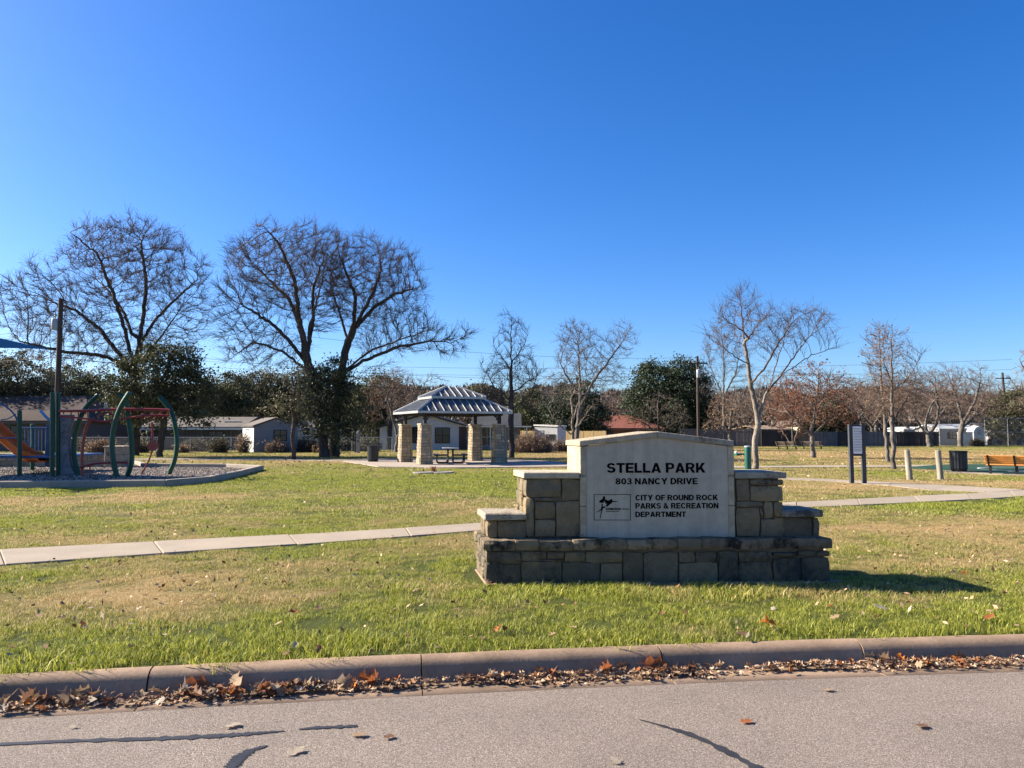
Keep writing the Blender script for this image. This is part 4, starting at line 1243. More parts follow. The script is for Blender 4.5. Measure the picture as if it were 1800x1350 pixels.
# climbing wall panel
M_hold = plain('grey hold', (.19, .185, .20), .8)
r = random.Random(8)
mb = MB(); L = []; R = []
for k in range(10):
    y = 729 + (832 - 729) * k / 9
    L.append(P(105 + r.uniform(-1, 1), y, 26.9) - o2); R.append(P([124, 124, 121, 119, 120, 119, 121, 122, 125, 129][k] + r.uniform(-1.2, 1.2), y, 26.9) - o2)
mb.prism(L + R[::-1], (0, .22, 0)); wall = mb.build('climbing_wall', M_rock, tw)
for k in range(9):
    p = P(108 + (k * 7) % 12, 738 + k * 10, 26.88) - o2
    mb = MB(); mb.lathe([(.001, -.02), (.05, 0), (.035, .04), (.01, .05)], 8); hd = mb.build('climbing_hold', M_hold, wall)
    hd.location = p; hd.rotation_euler = (math.pi / 2, 0, 0)

# low seat wall and stub pillar behind the bed
M_seatwall = stonemat('seat wall block', (0.30, 0.25, 0.18), (0.26, 0.22, 0.16), (0.06, 0.055, 0.045), 0.3)
sw = empty('seat_wall', (P(100, 800, 33.5).x, 33.5, 0), 0, 'low masonry seat wall with pale cap ending in a squat pillar, behind the play bed', 'wall')
so = sw.location.copy()
x0, x1 = P(-60, 800, 33.5).x - so.x, P(184, 800, 33.5).x - so.x
zt_ = P(0, 799, 33.5).z
nb = 12
for k in range(nb):
    for j in range(2):
        off = .5 * (j % 2) * (x1 - x0) / nb
        a = x0 + (x1 - x0) * k / nb + off; b = min(a + (x1 - x0) / nb, x1)
        mb = MB(); mb.box(a + .006, b - .006, 0, .3, zt_ * j / 2 - (0.05 if j == 0 else 0) + .004, zt_ * (j + 1) / 2, .015); mb.build('block', M_seatwall, sw)
mb = MB(); mb.box(x0, x1, -.03, .33, zt_ + .002, zt_ + .05, .01); mb.build('cap', M_cap, sw)
xa, xb = P(184, 800, 33.3).x - so.x, P(218, 800, 33.3).x - so.x
zp = P(200, 786, 33.3).z
for j in range(3):
    mb = MB(); mb.box(xa + .004 * j, xb - .004 * j, -.25, .55, zp * j / 3 - (.05 if j == 0 else 0) + .004, zp * (j + 1) / 3, .02); mb.build('block', M_seatwall, sw)
mb = MB(); mb.box(xa - .03, xb + .03, -.28, .58, zp + .002, zp + .05, .01); mb.build('cap', M_cap, sw)

# blue shade canopy (its near right corner reaches into the picture)
sc_ = empty('shade_canopy', (P(-130, 800, 29).x, 29.5, 0), 0, 'blue fabric shade canopy over the play tower', 'canopy')
so = sc_.location.copy()
M_shade = Mat('blue shade cloth'); M_shade.col(M_shade.ramp(M_shade.noise(2), [(0.3, (0.008, 0.045, 0.15)), (0.7, (0.012, 0.06, 0.19))])); M_shade.rough(1.0, .0)
tr = M_shade.n.new('ShaderNodeBsdfTranslucent'); tr.inputs['Color'].default_value = (.012, .06, .2, 1)
mx = M_shade.n.new('ShaderNodeMixShader'); mx.inputs[0].default_value = .3
M_shade.l.new(M_shade.b.outputs[0], mx.inputs[1]); M_shade.l.new(tr.outputs[0], mx.inputs[2]); M_shade.l.new(mx.outputs[0], M_shade.out.inputs['Surface']); M_shade = M_shade.m
cr = P(89, 614, 27.4) - so; ap = P(-120, 560, 31.5) - so
cor = [cr, cr + Vector((-8.2, 3.9, .1)), cr + Vector((-13, -.5, 1.6)), cr + Vector((-5, -4.5, 1.65))]
mb = MB(); N = 16
grid = []
for i in range(N + 1):
    for j in range(N + 1):
        u, v = i / N, j / N
        u2 = .5 + (u - .5) * (1 - .16 * 4 * v * (1 - v)); v2 = .5 + (v - .5) * (1 - .16 * 4 * u * (1 - u))   # hollow edges
        grid.append(cor[0].lerp(cor[1], u2).lerp(cor[3].lerp(cor[2], u2), v2))
mb.add(grid, [(i * (N + 1) + j, (i + 1) * (N + 1) + j, (i + 1) * (N + 1) + j + 1, i * (N + 1) + j + 1) for i in range(N) for j in range(N)])
me = bpy.data.meshes.new('fabric'); me.from_pydata(mb.v, [], mb.f); me.update()
me.polygons.foreach_set('use_smooth', [True] * len(me.polygons))
link('fabric', me, M_shade, sc_)
for c in cor[1:]:
    mb = MB(); mb.tube([Vector((c.x, c.y, -.05)), c + Z * .1], .085, 10); mb.build('mast', M_greenfar, sc_, True)
q = P(92, 690, 26.6) - so
mb = MB(); mb.tube([cor[0], q + Z * .02], .012, 6); mb.build('strap', M_blackmetal, sc_, True)

# ------------------------------------------------------------------ utility poles and wires
M_pole = Mat('old pole timber'); f = M_pole.noise(6, 5, .6, M_pole.stretch(1, 1, .08))
M_pole.col(M_pole.ramp(f, [(0.3, (0.045, 0.036, 0.03)), (0.7, (0.11, 0.085, 0.07))])); M_pole.rough(.9, .1); M_pole = M_pole.m
M_grey_metal = plain('grey transformer paint', (0.33, 0.36, 0.38), 0.5, 0.1)
M_wire = plain('black cable', (0.012, 0.012, 0.014), 0.6, 0.1)
def pole(px, top, Y, r, label, arm=True, can=None, lamp=None, lean=0, base=None):
    g = P(px, 780, Y); g.z = 0
    t = empty('utility_pole', g, 0, label, 'utility pole', 'wooden utility poles')
    h = P(px, top, Y).z
    mb = MB(); mb.tube([(0, 0, -.3), (lean * .5, 0, h * .5), (lean, 0, h)], [r, r * .88, r * .75], 12); mb.build('shaft', M_pole, t, True)
    if arm:
        mb = MB(); mb.box(lean - .9, lean + .9, -.18, -.08, h - .75, h - .64, .01); a_ = mb.build('crossarm', M_pole, t)
        for x in (-.8, -.4, .4, .8):
            mb = MB(); mb.lathe([(.03, 0), (.05, .04), (.035, .08), (.045, .13), (.01, .15)], 8, (lean + x, -.13, h - .64)); mb.build('insulator', M_grey_metal, a_)
    if can:
        z0, z1, dx, w = can
        mb = MB(); mb.lathe([(w * .9, z0), (w, z0 + .04), (w, z1 - .05), (w * .85, z1), (.05, z1 + .03)], 16, (dx, -.1, 0)); c_ = mb.build('transformer', M_grey_metal, t, True)
        mb = MB(); mb.lathe([(.05, z1), (.03, z1 + .1), (.05, z1 + .16), (.02, z1 + .22)], 8, (dx, -.1, .02)); mb.build('bushing', M_grey_metal, c_)
    if lamp:
        z, L_ = lamp
        mb = MB(); mb.tube([(0, 0, z), (L_ * .5, -.1, z + .22), (L_, -.15, z + .18)], .03, 8); ar = mb.build('lamp_arm', M_grey_metal, t, True)
        mb = MB(); mb.lathe([(.06, z + .18), (.09, z + .02), (.11, -.1 + z), (.24, z - .22), (.2, z - .26), (.02, z - .28)], 14, (L_, -.15, 0)); mb.build('lamp_head', plain('lamp grey', (.22, .23, .24), .5), ar, True)
    return t, h
YA, YB, YC = 46.0, 71.0, 92.0
zA = lambda py: P(97, py, YA).z
zB = lambda py: P(1228, py, YB).z
pA, hA = pole(98, 525, YA, .175, 'wooden utility pole with a grey transformer and lamp behind the play tower', False, (zA(580), zA(561), -.26, .20), (zA(577), .66))
pB, hB = pole(1228, 626, YB, .15, 'wooden utility pole with pale transformer beside the tall evergreens', True, (zB(664), zB(650), .05, .18), None)
pC, hC = pole(1772, 655, YC, .17, 'leaning brown utility pole above the evergreen at the far right', True, None, None, -.35)
def wire(p, q, sag, label, r=.011):
    mb = MB(); pts = []
    for k in range(25):
        t = k / 24
        v = Vector(p).lerp(Vector(q), t); v.z -= sag * 4 * t * (1 - t); pts.append(v)
    mb.tube(pts, r, 5); mb.build('power_cable', M_wire, label=label, cat='cable', group='overhead cables between the poles')
A = pA.location; B_ = pB.location; Cc = pC.location
off = Vector((-40, 12, 0))
wire(A + Z * zA(628), B_ + Z * zB(691), .9, 'thick low overhead cable running across the park behind the pavilion', .022)
wire(A + Z * zA(628) , A + off + Z * (zA(628) + .2), .4, 'thick low overhead cable leaving the picture at the left, under the blue canopy', .022)
wire(A + Z * (hA - .1), B_ + Z * (hB - .1), 1.2, 'top overhead cable between the lamp pole and the transformer pole')
wire(A + Z * zA(598), B_ + Z * zB(655), 1.3, 'middle overhead cable between the lamp pole and the transformer pole')
wire(A + Z * zA(560), A + off + Z * (zA(575)), .5, 'upper overhead cable leaving the lamp pole to the left')
wire(A + Z * zA(575), A + off + Z * (zA(596)), .5, 'second overhead cable leaving the lamp pole to the left')
wire(B_ + Vector((-.8, 0, hB - .5)), Cc + Vector((-1.1, 0, hC - .5)), .9, 'overhead cable between the transformer pole and the far right pole')
wire(B_ + Vector((.8, 0, hB - .5)), Cc + Vector((.5, 0, hC - .6)), 1.0, 'second overhead cable between the transformer pole and the far right pole')
wire(Vector((-55, 92, zB(612) + 1.5)), Vector((60, 92, 10.2)), 1.4, 'far overhead cable crossing behind the bare trees', .014)
wire(Vector((-55, 92, zB(612) + .9)), Vector((60, 92, 9.0)), 1.4, 'lower far overhead cable crossing behind the bare trees', .014)

# ------------------------------------------------------------------ houses, sheds and fences behind the park
def siding(name, c, hz=True, pitch=5.0):
    m = Mat(name)
    f = m.noise(1.2, 5, 0.6)
    m.col(m.ramp(f, [(0.3, tuple(x * .86 for x in c)), (0.7, c)])); m.rough(.75, .2)
    w = m.n.new('ShaderNodeTexWave'); w.wave_type = 'BANDS'; w.bands_direction = 'Z' if hz else 'X'; w.wave_profile = 'SAW'; w.inputs['Scale'].default_value = pitch * .5
    m.l.new(m.geo.outputs['Position'], w.inputs['Vector'])
    m.bump(w.outputs['Fac'], .6, .03)
    return m.m
def shingle(name, c):
    m = Mat(name); f = m.noise(5, 6, .7); f2 = m.noise(.6, 3, .5)
    m.col(m.mix(1.0, m.ramp(f, [(0.3, tuple(x * .7 for x in c)), (0.7, tuple(min(1, x * 1.2) for x in c))]), m.ramp(f2, [(.3, .8), (.7, 1.1)]), 'MULTIPLY')); m.rough(.9, .15); m.bump(f, .5, .03)
    return m.m
M_glass = Mat('dark window glass'); M_glass.col((.012, .014, .018)); M_glass.rough(.12, .6); M_glass = M_glass.m
M_dkframe = plain('dark window frame', (.03, .03, .032), .5, .1)
M_wframe = plain('white window frame', (.62, .61, .58), .5, .05)
M_dark = plain('dark opening', (.012, .012, .013), .9, .1)

def house(name, label, cat, loc, rz, W, D, hw, hr, ridge, wall, roof, wins=(), doors=(), over=.35, lwins=(), hip=0.0, fascia=None, chim=None, frame=None):
    """front faces local -Y; x runs 0..W, y 0..D; ridge 'x' or 'y' or 'shed'"""
    t = empty(name, loc, rz, label, cat)
    mb = MB(); mb.box(0, W, 0, D, -.2, hw)
    if ridge == 'y':
        mb.add([(0, 0, hw), (W, 0, hw), (W / 2, 0, hr), (0, D, hw), (W, D, hw), (W / 2, D, hr)], [(0, 1, 2), (3, 5, 4), (0, 2, 5, 3), (1, 4, 5, 2)])
    elif ridge == 'x' and not hip:
        mb.add([(0, 0, hw), (0, D, hw), (0, D / 2, hr), (W, 0, hw), (W, D, hw), (W, D / 2, hr)], [(0, 2, 1), (3, 4, 5), (0, 3, 5, 2), (1, 2, 5, 4)])
    mb.build('wall', wall, t)
    o = over; th = .12
    def panel(q, nm='roof'):
        m_ = MB(); nrm = (q[1] - q[0]).cross(q[2] - q[0]).normalized()
        if nrm.z < 0: nrm = -nrm
        m_.prism([p + nrm * .02 for p in q], nrm * th); return m_
    if ridge == 'y':
        sl = (hr - hw) / (W / 2)
        r1 = panel([Vector((-o, -o, hw - o * sl)), Vector((W / 2, -o, hr)), Vector((W / 2, D + o, hr)), Vector((-o, D + o, hw - o * sl))])
        r2 = panel([Vector((W / 2, -o, hr)), Vector((W + o, -o, hw - o * sl)), Vector((W + o, D + o, hw - o * sl)), Vector((W / 2, D + o, hr))])
        R = r1.build('roof', roof, t); r2.build('roof', roof, t)
    elif ridge == 'x':
        sl = (hr - hw) / (D / 2)
        hx = hip
        q = [[(-o, -o, hw - o * sl), (W + o, -o, hw - o * sl), (W + (o if not hx else -hx), D / 2, hr), (-o if not hx else hx, D / 2, hr)],
             [(W + o, D + o, hw - o * sl), (-o, D + o, hw - o * sl), (-o if not hx else hx, D / 2, hr), (W + (o if not hx else -hx), D / 2, hr)]]
        R = panel([Vector(v) for v in q[0]]).build('roof', roof, t); panel([Vector(v) for v in q[1]]).build('roof', roof, t)
        if hx:
            for xx, xr in ((-o, hx), (W + o, W - hx)):
                v = [Vector((xx, -o, hw - o * sl)), Vector((xr, D / 2, hr)), Vector((xx, D + o, hw - o * sl))]
                m_ = MB(); nrm = (v[1] - v[0]).cross(v[2] - v[0]).normalized(); nrm = nrm if nrm.z > 0 else -nrm
                m_.prism([p + nrm * .02 for p in v], nrm * th); m_.build('roof', roof, t)
    else:
        R = panel([Vector((-o, -o, hw + .02)), Vector((W + o, -o, hw + .02)), Vector((W + o, D + o, hr)), Vector((-o, D + o, hr))]).build('roof', roof, t)
    if fascia and ridge != 'y':
        mb = MB(); sl = (hr - hw) / (D / 2); mb.box(-o, W + o, -o - .03, -o, hw - o * sl - .12, hw - o * sl + .06); mb.build('fascia', fascia, t)
    for (x0, x1, z0, z1, kind) in wins:
        m_ = MB(); f_ = .06
        m_.box(x0 - f_, x1 + f_, -.05, .02, z0 - f_, z0); m_.box(x0 - f_, x1 + f_, -.05, .02, z1, z1 + f_); m_.box(x0 - f_, x0, -.05, .02, z0, z1); m_.box(x1, x1 + f_, -.05, .02, z0, z1)
        m_.box((x0 + x1) / 2 - .025, (x0 + x1) / 2 + .025, -.04, .02, z0, z1); m_.box(x0, x1, -.045, .02, (z0 + z1) / 2 - .03, (z0 + z1) / 2 + .03)
        w_ = m_.build('window', frame or M_dkframe, t)
        for px0, px1 in ((x0, (x0 + x1) / 2 - .025), ((x0 + x1) / 2 + .025, x1)):
            m_ = MB(); m_.box(px0, px1, -.022, -.012, z0, z1); m_.build('pane', M_glass, w_)
    for (y0, y1, z0, z1) in lwins:
        m_ = MB(); f_ = .05
        m_.box(-.05, .02, y0 - f_, y1 + f_, z0 - f_, z0); m_.box(-.05, .02, y0 - f_, y1 + f_, z1, z1 + f_); m_.box(-.05, .02, y0 - f_, y0, z0, z1); m_.box(-.05, .02, y1, y1 + f_, z0, z1)
        w_ = m_.build('window', M_dkframe, t); m_ = MB(); m_.box(-.022, -.012, y0, y1, z0, z1); m_.build('pane', M_glass, w_)
    for (x0, x1, z1, mt) in doors:
        m_ = MB(); m_.box(x0, x1, -.03, .02, 0.02, z1, .005); d_ = m_.build('door', mt, t)
        m_ = MB(); m_.lathe([(.01, -.02), (.035, .0), (.02, .04), (.005, .045)], 8, (x1 - .1, -.05, 1.0)); m_.build('handle', M_grey_metal, d_)
    if chim:
        x, y, z0, z1, w, mt = chim
        m_ = MB(); m_.box(x - w, x + w, y - w, y + w, z0, z1, .01); c_ = m_.build('chimney', mt, t)
        m_ = MB(); m_.box(x - w * 1.4, x + w * 1.4, y - w * 1.4, y + w * 1.4, z1 + .004, z1 + .08); m_.build('chimney_cap', mt, c_)
    return t
def X(px, Y): return (px - 900) / F * Y
def Zp(py, Y): return P(900, py, Y).z
M_brownroof = shingle('brown shingle', (.075, .055, .047)); M_greyroof = shingle('grey shingle', (.15, .132, .115)); M_darkroof = shingle('dark shingle', (.055, .058, .065))
M_redroof = shingle('red shingle', (.22, .085, .06)); M_tanroof = shingle('tan shingle', (.34, .25, .18))
M_brownwall = siding('brown board wall', (.13, .105, .09), False, 8); M_whitewall = siding('white siding', (.56, .55, .535)); M_shadedwall = siding('shaded white siding', (.25, .27, .31))  # outbuilding gable: its shade is put into the blue grey wall colour
M_creamwall = siding('cream wall', (.62, .54, .38)); M_brickwall = siding('red brown brick', (.24, .12, .085), True, 10); M_greywall = siding('grey wall', (.34, .33, .33))
M_door = plain('dark door', (.07, .04, .032), .6, .15); M_pale = plain('pale trim', (.60, .58, .53), .6, .08)

house('house', 'dark brown house with low shingle roof behind the play tower', 'house', (X(-110, 62), 62, 0), 0, X(152, 62) - X(-110, 62), 8, 2.5, 4.5, 'x', M_brownwall, M_brownroof,
      wins=[(3.2, 4.6, 1.0, 2.0, 0), (6.0, 7.4, 1.0, 2.0, 0)], doors=[(8.6, 9.5, 2.0, M_door)], hip=2.2, fascia=M_brownwall, chim=(11.7, 3.6, 3.2, Zp(690, 65), .10, M_pale))
h2 = house('house', 'long low grey roofed house with a shaded porch, behind the chain link fence', 'house', (X(262, 66), 66, 0), 0, X(420, 66) - X(262, 66), 7, 1.95, 2.75, 'x', M_brownwall, M_greyroof,
           wins=[(5.2, 6.4, .8, 1.55, 0)], fascia=M_pale, over=.5)
for x in (.4, 3.1, 4.7, 7.2):
    mb = MB(); mb.box(x - .05, x + .05, -.42, -.34, 0, 1.78); mb.build('porch_post', M_brownwall, h2)
mb = MB(); mb.box(5.9, 7.4, 1.2, 1.5, 2.46, 2.52, .01); mb.build('roof_vent', M_white, h2)
hs = house('garden_house', 'small white gabled outbuilding, one wall in full sun, gable coloured as shaded', 'outbuilding', (X(448, 58), 58, 0), math.radians(33), 3.3, 3.4, Zp(750, 58), Zp(736, 58), 'y', M_shadedwall, M_greyroof,
           wins=[(1.5, 2.4, .9, 1.65, 0)], lwins=[(1.4, 2.3, 1.0, 1.7)], over=.12)
mb = MB(); mb.box(-.035, -.004, .02, 3.38, -.1, Zp(750, 58) - .04); mb.build('sunlit_side', M_whitewall, hs)  # lighter siding laid over the sunlit wall alone
house('house', 'cream walled cottage with pale eaves, glimpsed between the dark evergreen and the bare sapling', 'house', (X(524, 72), 72, 0), 0, 3.6, 4, Zp(753, 72), Zp(742, 72), 'x', M_creamwall, M_greyroof,
      wins=[(.5, 1.1, .9, 1.5, 0)], over=.2, fascia=M_pale, frame=M_wframe)
Y = 66
hW = X(828, Y) - X(668, Y)
hg = house('house', 'white sided gabled house with two dark windows, behind the pavilion', 'house', (X(668, Y), Y, 0), 0, hW, 9, Zp(752, Y), Zp(729, Y), 'y', M_whitewall, M_darkroof,
           wins=[(X(718, Y) - X(668, Y), X(743, Y) - X(668, Y), Zp(778, Y), Zp(751.5, Y), 0), (X(766, Y) - X(668, Y), X(790, Y) - X(668, Y), Zp(778, Y), Zp(752.5, Y), 0)],
           doors=[(X(807, Y) - X(668, Y), X(821, Y) - X(668, Y), 1.98, M_door)], over=.3)
for z in np.arange(.25, 1.9, .21):
    pass
hp = house('house', 'shaded rear wing with porch roof and sliding glass door, right of the white gabled house', 'house', (X(829, Y), Y + 1.2, 0), 0, X(915, Y) - X(829, Y), 6, 2.0, 3.1, 'x', M_greywall, M_darkroof,
           wins=[(.5, 2.1, .35, 1.85, 0)], over=.1, frame=M_wframe)
mb = MB(); mb.box(-.4, X(934, Y) - X(829, Y), -2.3, -.12, 1.93, 2.03, .01); mb.build('porch_roof', M_pale, hp)
for x in (.1, 1.65, 3.3, 4.7):
    mb = MB(); mb.box(x - .05, x + .05, -2.2, -2.1, 0, 1.93); mb.build('porch_post', M_pale, hp)
sh = house('garden_shed', 'small white shed with a braced door, above the brown brush mound', 'shed', (X(979.5, 64), 64, 0), math.radians(58), 1.5, 2.2, Zp(751, 64), Zp(750, 64) + .05, 'shed', M_whitewall, M_pale, over=.06, lwins=[(.25, 1.0, .85, 1.3)])
mb = MB()
for (y0, y1, z0, z1) in ((1.3, 1.36, .1, 1.62), (1.94, 2.0, .1, 1.62), (1.3, 2.0, 1.62, 1.68), (1.3, 2.0, .1, .16)): mb.box(-.03, .01, y0, y1, z0, z1)
mb.tube([(-.015, 1.36, 1.55), (-.015, 1.95, .9)], .025, 4); mb.build('door', M_greywall, sh)
house('house', 'brick house with a red hip roof, behind the tan fence', 'house', (X(1042, 86), 86, 0), math.radians(6), 7.6, 7, Zp(752, 86), Zp(731, 86), 'x', M_brickwall, M_redroof,
      wins=[(1.2, 2.2, .9, 1.7, 0), (4.4, 5.4, .9, 1.7, 0)], hip=2.3, over=.4, fascia=M_brickwall)
house('house', 'cream house end glimpsed behind the gable of the sign', 'house', (X(1180, 90), 90, 0), .3, 2.2, 4, Zp(754, 90), Zp(752, 90), 'x', M_creamwall, M_pale, over=.1, wins=[(.5, 1.2, .9, 1.6, 0)])
house('house', 'house with a sunlit tan roof showing over the dark fence', 'house', (X(1336, 90), 90, 0), math.radians(20), 4.2, 5, 1.75, 2.15, 'x', M_brownwall, M_tanroof, over=.3, wins=[(1.5, 2.4, .8, 1.5, 0)])
house('house', 'cream gable wall between the fence and the red brown oak', 'house', (X(1405, 92), 92, 0), math.radians(28), 2.4, 4, 2.2, 2.8, 'y', M_creamwall, M_greyroof, over=.1, wins=[(.7, 1.3, 1.0, 1.6, 0)])
house('house', 'low white roofed house behind the dark fence, left of the bare pair of trees', 'house', (X(1588, 95), 95, 0), .1, 3.4, 4, 1.75, 2.0, 'x', M_whitewall, plain('white roof', (.66, .66, .64), .6, .1), over=.15, wins=[(1, 1.8, .8, 1.4, 0)])
house('house', 'grey walled house with pale roof edge behind the ball screen', 'house', (X(1650, 88), 88, 0), .05, 4.4, 5, 1.8, 2.3, 'x', M_greywall, plain('pale roof', (.45, .46, .46), .7, .1), over=.2, wins=[(1, 2, .8, 1.5, 0)])
house('house', 'low dark roofed house at the far right end of the lawn', 'house', (X(1738, 92), 92, 0), .03, 5.2, 6, 1.65, 2.5, 'x', M_greywall, M_darkroof, over=.2, wins=[(2.2, 3.0, .5, 1.1, 0)])
# white barn shaped playhouse
t = empty('playhouse', (X(1710, 86), 86, 0), .1, 'tall white barn shaped playhouse in a back yard at the far right', 'playhouse')
w = X(1731, 86) - X(1710, 86); zt_, zb_ = Zp(749, 86), Zp(772, 86)
mb = MB(); zz = lambda k: zb_ + (zt_ - zb_) * k
mb.prism([Vector((0, 0, zb_)), Vector((w, 0, zb_)), Vector((w, 0, zz(.62))), Vector((w * .82, 0, zz(.88))), Vector((w / 2, 0, zt_)), Vector((w * .18, 0, zz(.88))), Vector((0, 0, zz(.62)))], (0, 1.2, 0)); mb.build('wall', M_whitewall, t)
mb = MB(); mb.box(w * .3, w * .7, -.02, .01, zz(.35), zz(.75)); mb.build('window', M_greywall, t)
for x in (.08, w - .08):
    for y in (.08, 1.1):
        mb = MB(); mb.box(x - .06, x + .06, y - .06, y + .06, -.1, zb_); mb.build('leg', M_pale, t)
t2 = empty('low_shed', (X(1690, 84.5), 84.5, 0), 0, 'low white cabinet beside the barn shaped playhouse', 'shed')
mb = MB(); mb.box(0, 1.15, 0, 1, -.1, 1.45, .02); mb.build('body', M_whitewall, t2); mb = MB(); mb.box(-.05, 1.2, -.05, 1.05, 1.452, 1.52); mb.build('roof', M_pale, t2)

# board fences
def board_fence(label, a, b, h, mats, plen=2.4, seed=1, cap=False):
    a, b = Vector(a), Vector(b); d = b - a; L = d.length
    t = empty('board_fence', a, math.atan2(d.y, d.x), label, 'fence')
    r = random.Random(seed); n = max(1, int(L / plen)); pl = L / n
    for k in range(n):
        mb = MB(); x = k * pl + .05
        while x < (k + 1) * pl - .05:
            w = min(.14, (k + 1) * pl - .05 - x); hh = h + r.uniform(-.03, .03); y = r.uniform(-.008, .008)
            mb.box(x + .004, x + w - .004, y - .011, y + .011, .03, hh); x += .145
        for z in (.35, h - .35): mb.box(k * pl, (k + 1) * pl, .022, .06, z - .045, z + .045)
        mb.build('fence_panel', mats[r.randrange(len(mats))] if len(mats) > 1 else mats[0], t, kind='stuff')
        mb = MB(); mb.box(k * pl - .05, k * pl + .05, -.0, .1, -.2, h + .05); mb.build('fence_post', mats[0], t)
    return t
def boards(name, c):
    m = Mat(name); f = m.noise(3, 5, .6, m.stretch(4, 4, .3)); m.col(m.ramp(f, [(.3, tuple(x * .7 for x in c)), (.7, c)])); m.rough(.9, .15); return m.m
B1, B2, B3, B4 = boards('grey boards', (.15, .14, .14)), boards('dark boards', (.055, .05, .05)), boards('tan boards', (.52, .37, .18)), boards('brown boards', (.20, .145, .10))
board_fence('tan board fence in the sun beside the white shed', (X(872, 76), 76, 0), (X(1066, 70), 70, 0), 1.62, [B3], seed=3)
board_fence('weathered grey board fence behind the small brown trees, right of the sign', (X(1196, 82), 82, 0), (X(1338, 81), 81, 0), 1.85, [B1], seed=4)
board_fence('very dark board fence behind the faded benches', (X(1338, 80.5), 80.5, 0), (X(1402, 80.5), 80.5, 0), 1.72, [B2], seed=5)
board_fence('brown board fence section behind the benches', (X(1402, 80.5), 80.5, 0), (X(1428, 80.5), 80.5, 0), 1.62, [B4], seed=6)
board_fence('weathered board fence running behind the notice board', (X(1428, 80.6), 80.6, 0), (X(1596, 81), 81, 0), 1.55, [B1, B1, B2], seed=7)
board_fence('nearly black board fence behind the pair of bare trees', (X(1596, 81), 81, 0), (X(1650, 81), 81, 0), 1.55, [B2], seed=8)

# chain link fences
M_galv = plain('galvanised pipe', (.30, .31, .32), .5, .1, metal=.4)
def chain_link(label, a, b, h, sp=3.0, wirer=.0022, pitch=.13, rails=1):
    a, b = Vector(a), Vector(b); d = b - a; L = d.length
    t = empty('chain_link_fence', a, math.atan2(d.y, d.x), label, 'fence')
    n = max(1, round(L / sp))
    for k in range(n + 1):
        mb = MB(); mb.tube([(L * k / n, 0, -.2), (L * k / n, 0, h + .05)], .035, 8); mb.build('fence_post', M_galv, t, True)
    for j in range(rails):
        z = h * (rails - j) / rails
        mb = MB(); mb.tube([(0, 0, z), (L, 0, z)], .024, 6); mb.build('rail', M_galv, t, True)
    mb = MB(); x = -h
    while x < L:
        for s in (0, 1):
            p, q = (x, 0), (x + h, h)
            if p[0] < 0: p = (0, -x)
            if q[0] > L: q = (L, L - x)
            if q[1] - p[1] > .02:
                z0, z1 = (p[1], q[1]) if s == 0 else (h - p[1], h - q[1])
                mb.tube([(p[0], .01 * s, z0), (q[0], .01 * s, z1)], wirer, 3, False)
        x += pitch
    mb.build('wire_mesh', M_galv, t, kind='stuff')
    return t
chain_link('low chain link fence along the back of the park, left of the pavilion', (X(120, 59), 59, 0), (X(690, 60), 60, 0), 1.12)
chain_link('tall chain link ball screen at the far right end of the lawn', (X(1650, 83), 83, 0), (X(1850, 83), 83, 0), 3.0, 2.6, .003, .2, 2)
t = empty('meter_post', (X(625.5, 57), 57, 0), 0, 'grey post with a small meter box by the chain link fence', 'post')
mb = MB(); mb.box(-.06, .06, -.06, .06, -.1, Zp(744, 57), .01); mb.build('post', M_brownwall, t)
mb = MB(); mb.box(.08, .34, -.1, .1, -.05, Zp(756, 57), .02); bx = mb.build('cabinet', M_greywall, t)
mb = MB(); mb.box(.12, .26, -.13, -.10, Zp(762, 57), Zp(757, 57), .005); mb.build('meter', M_white, bx)

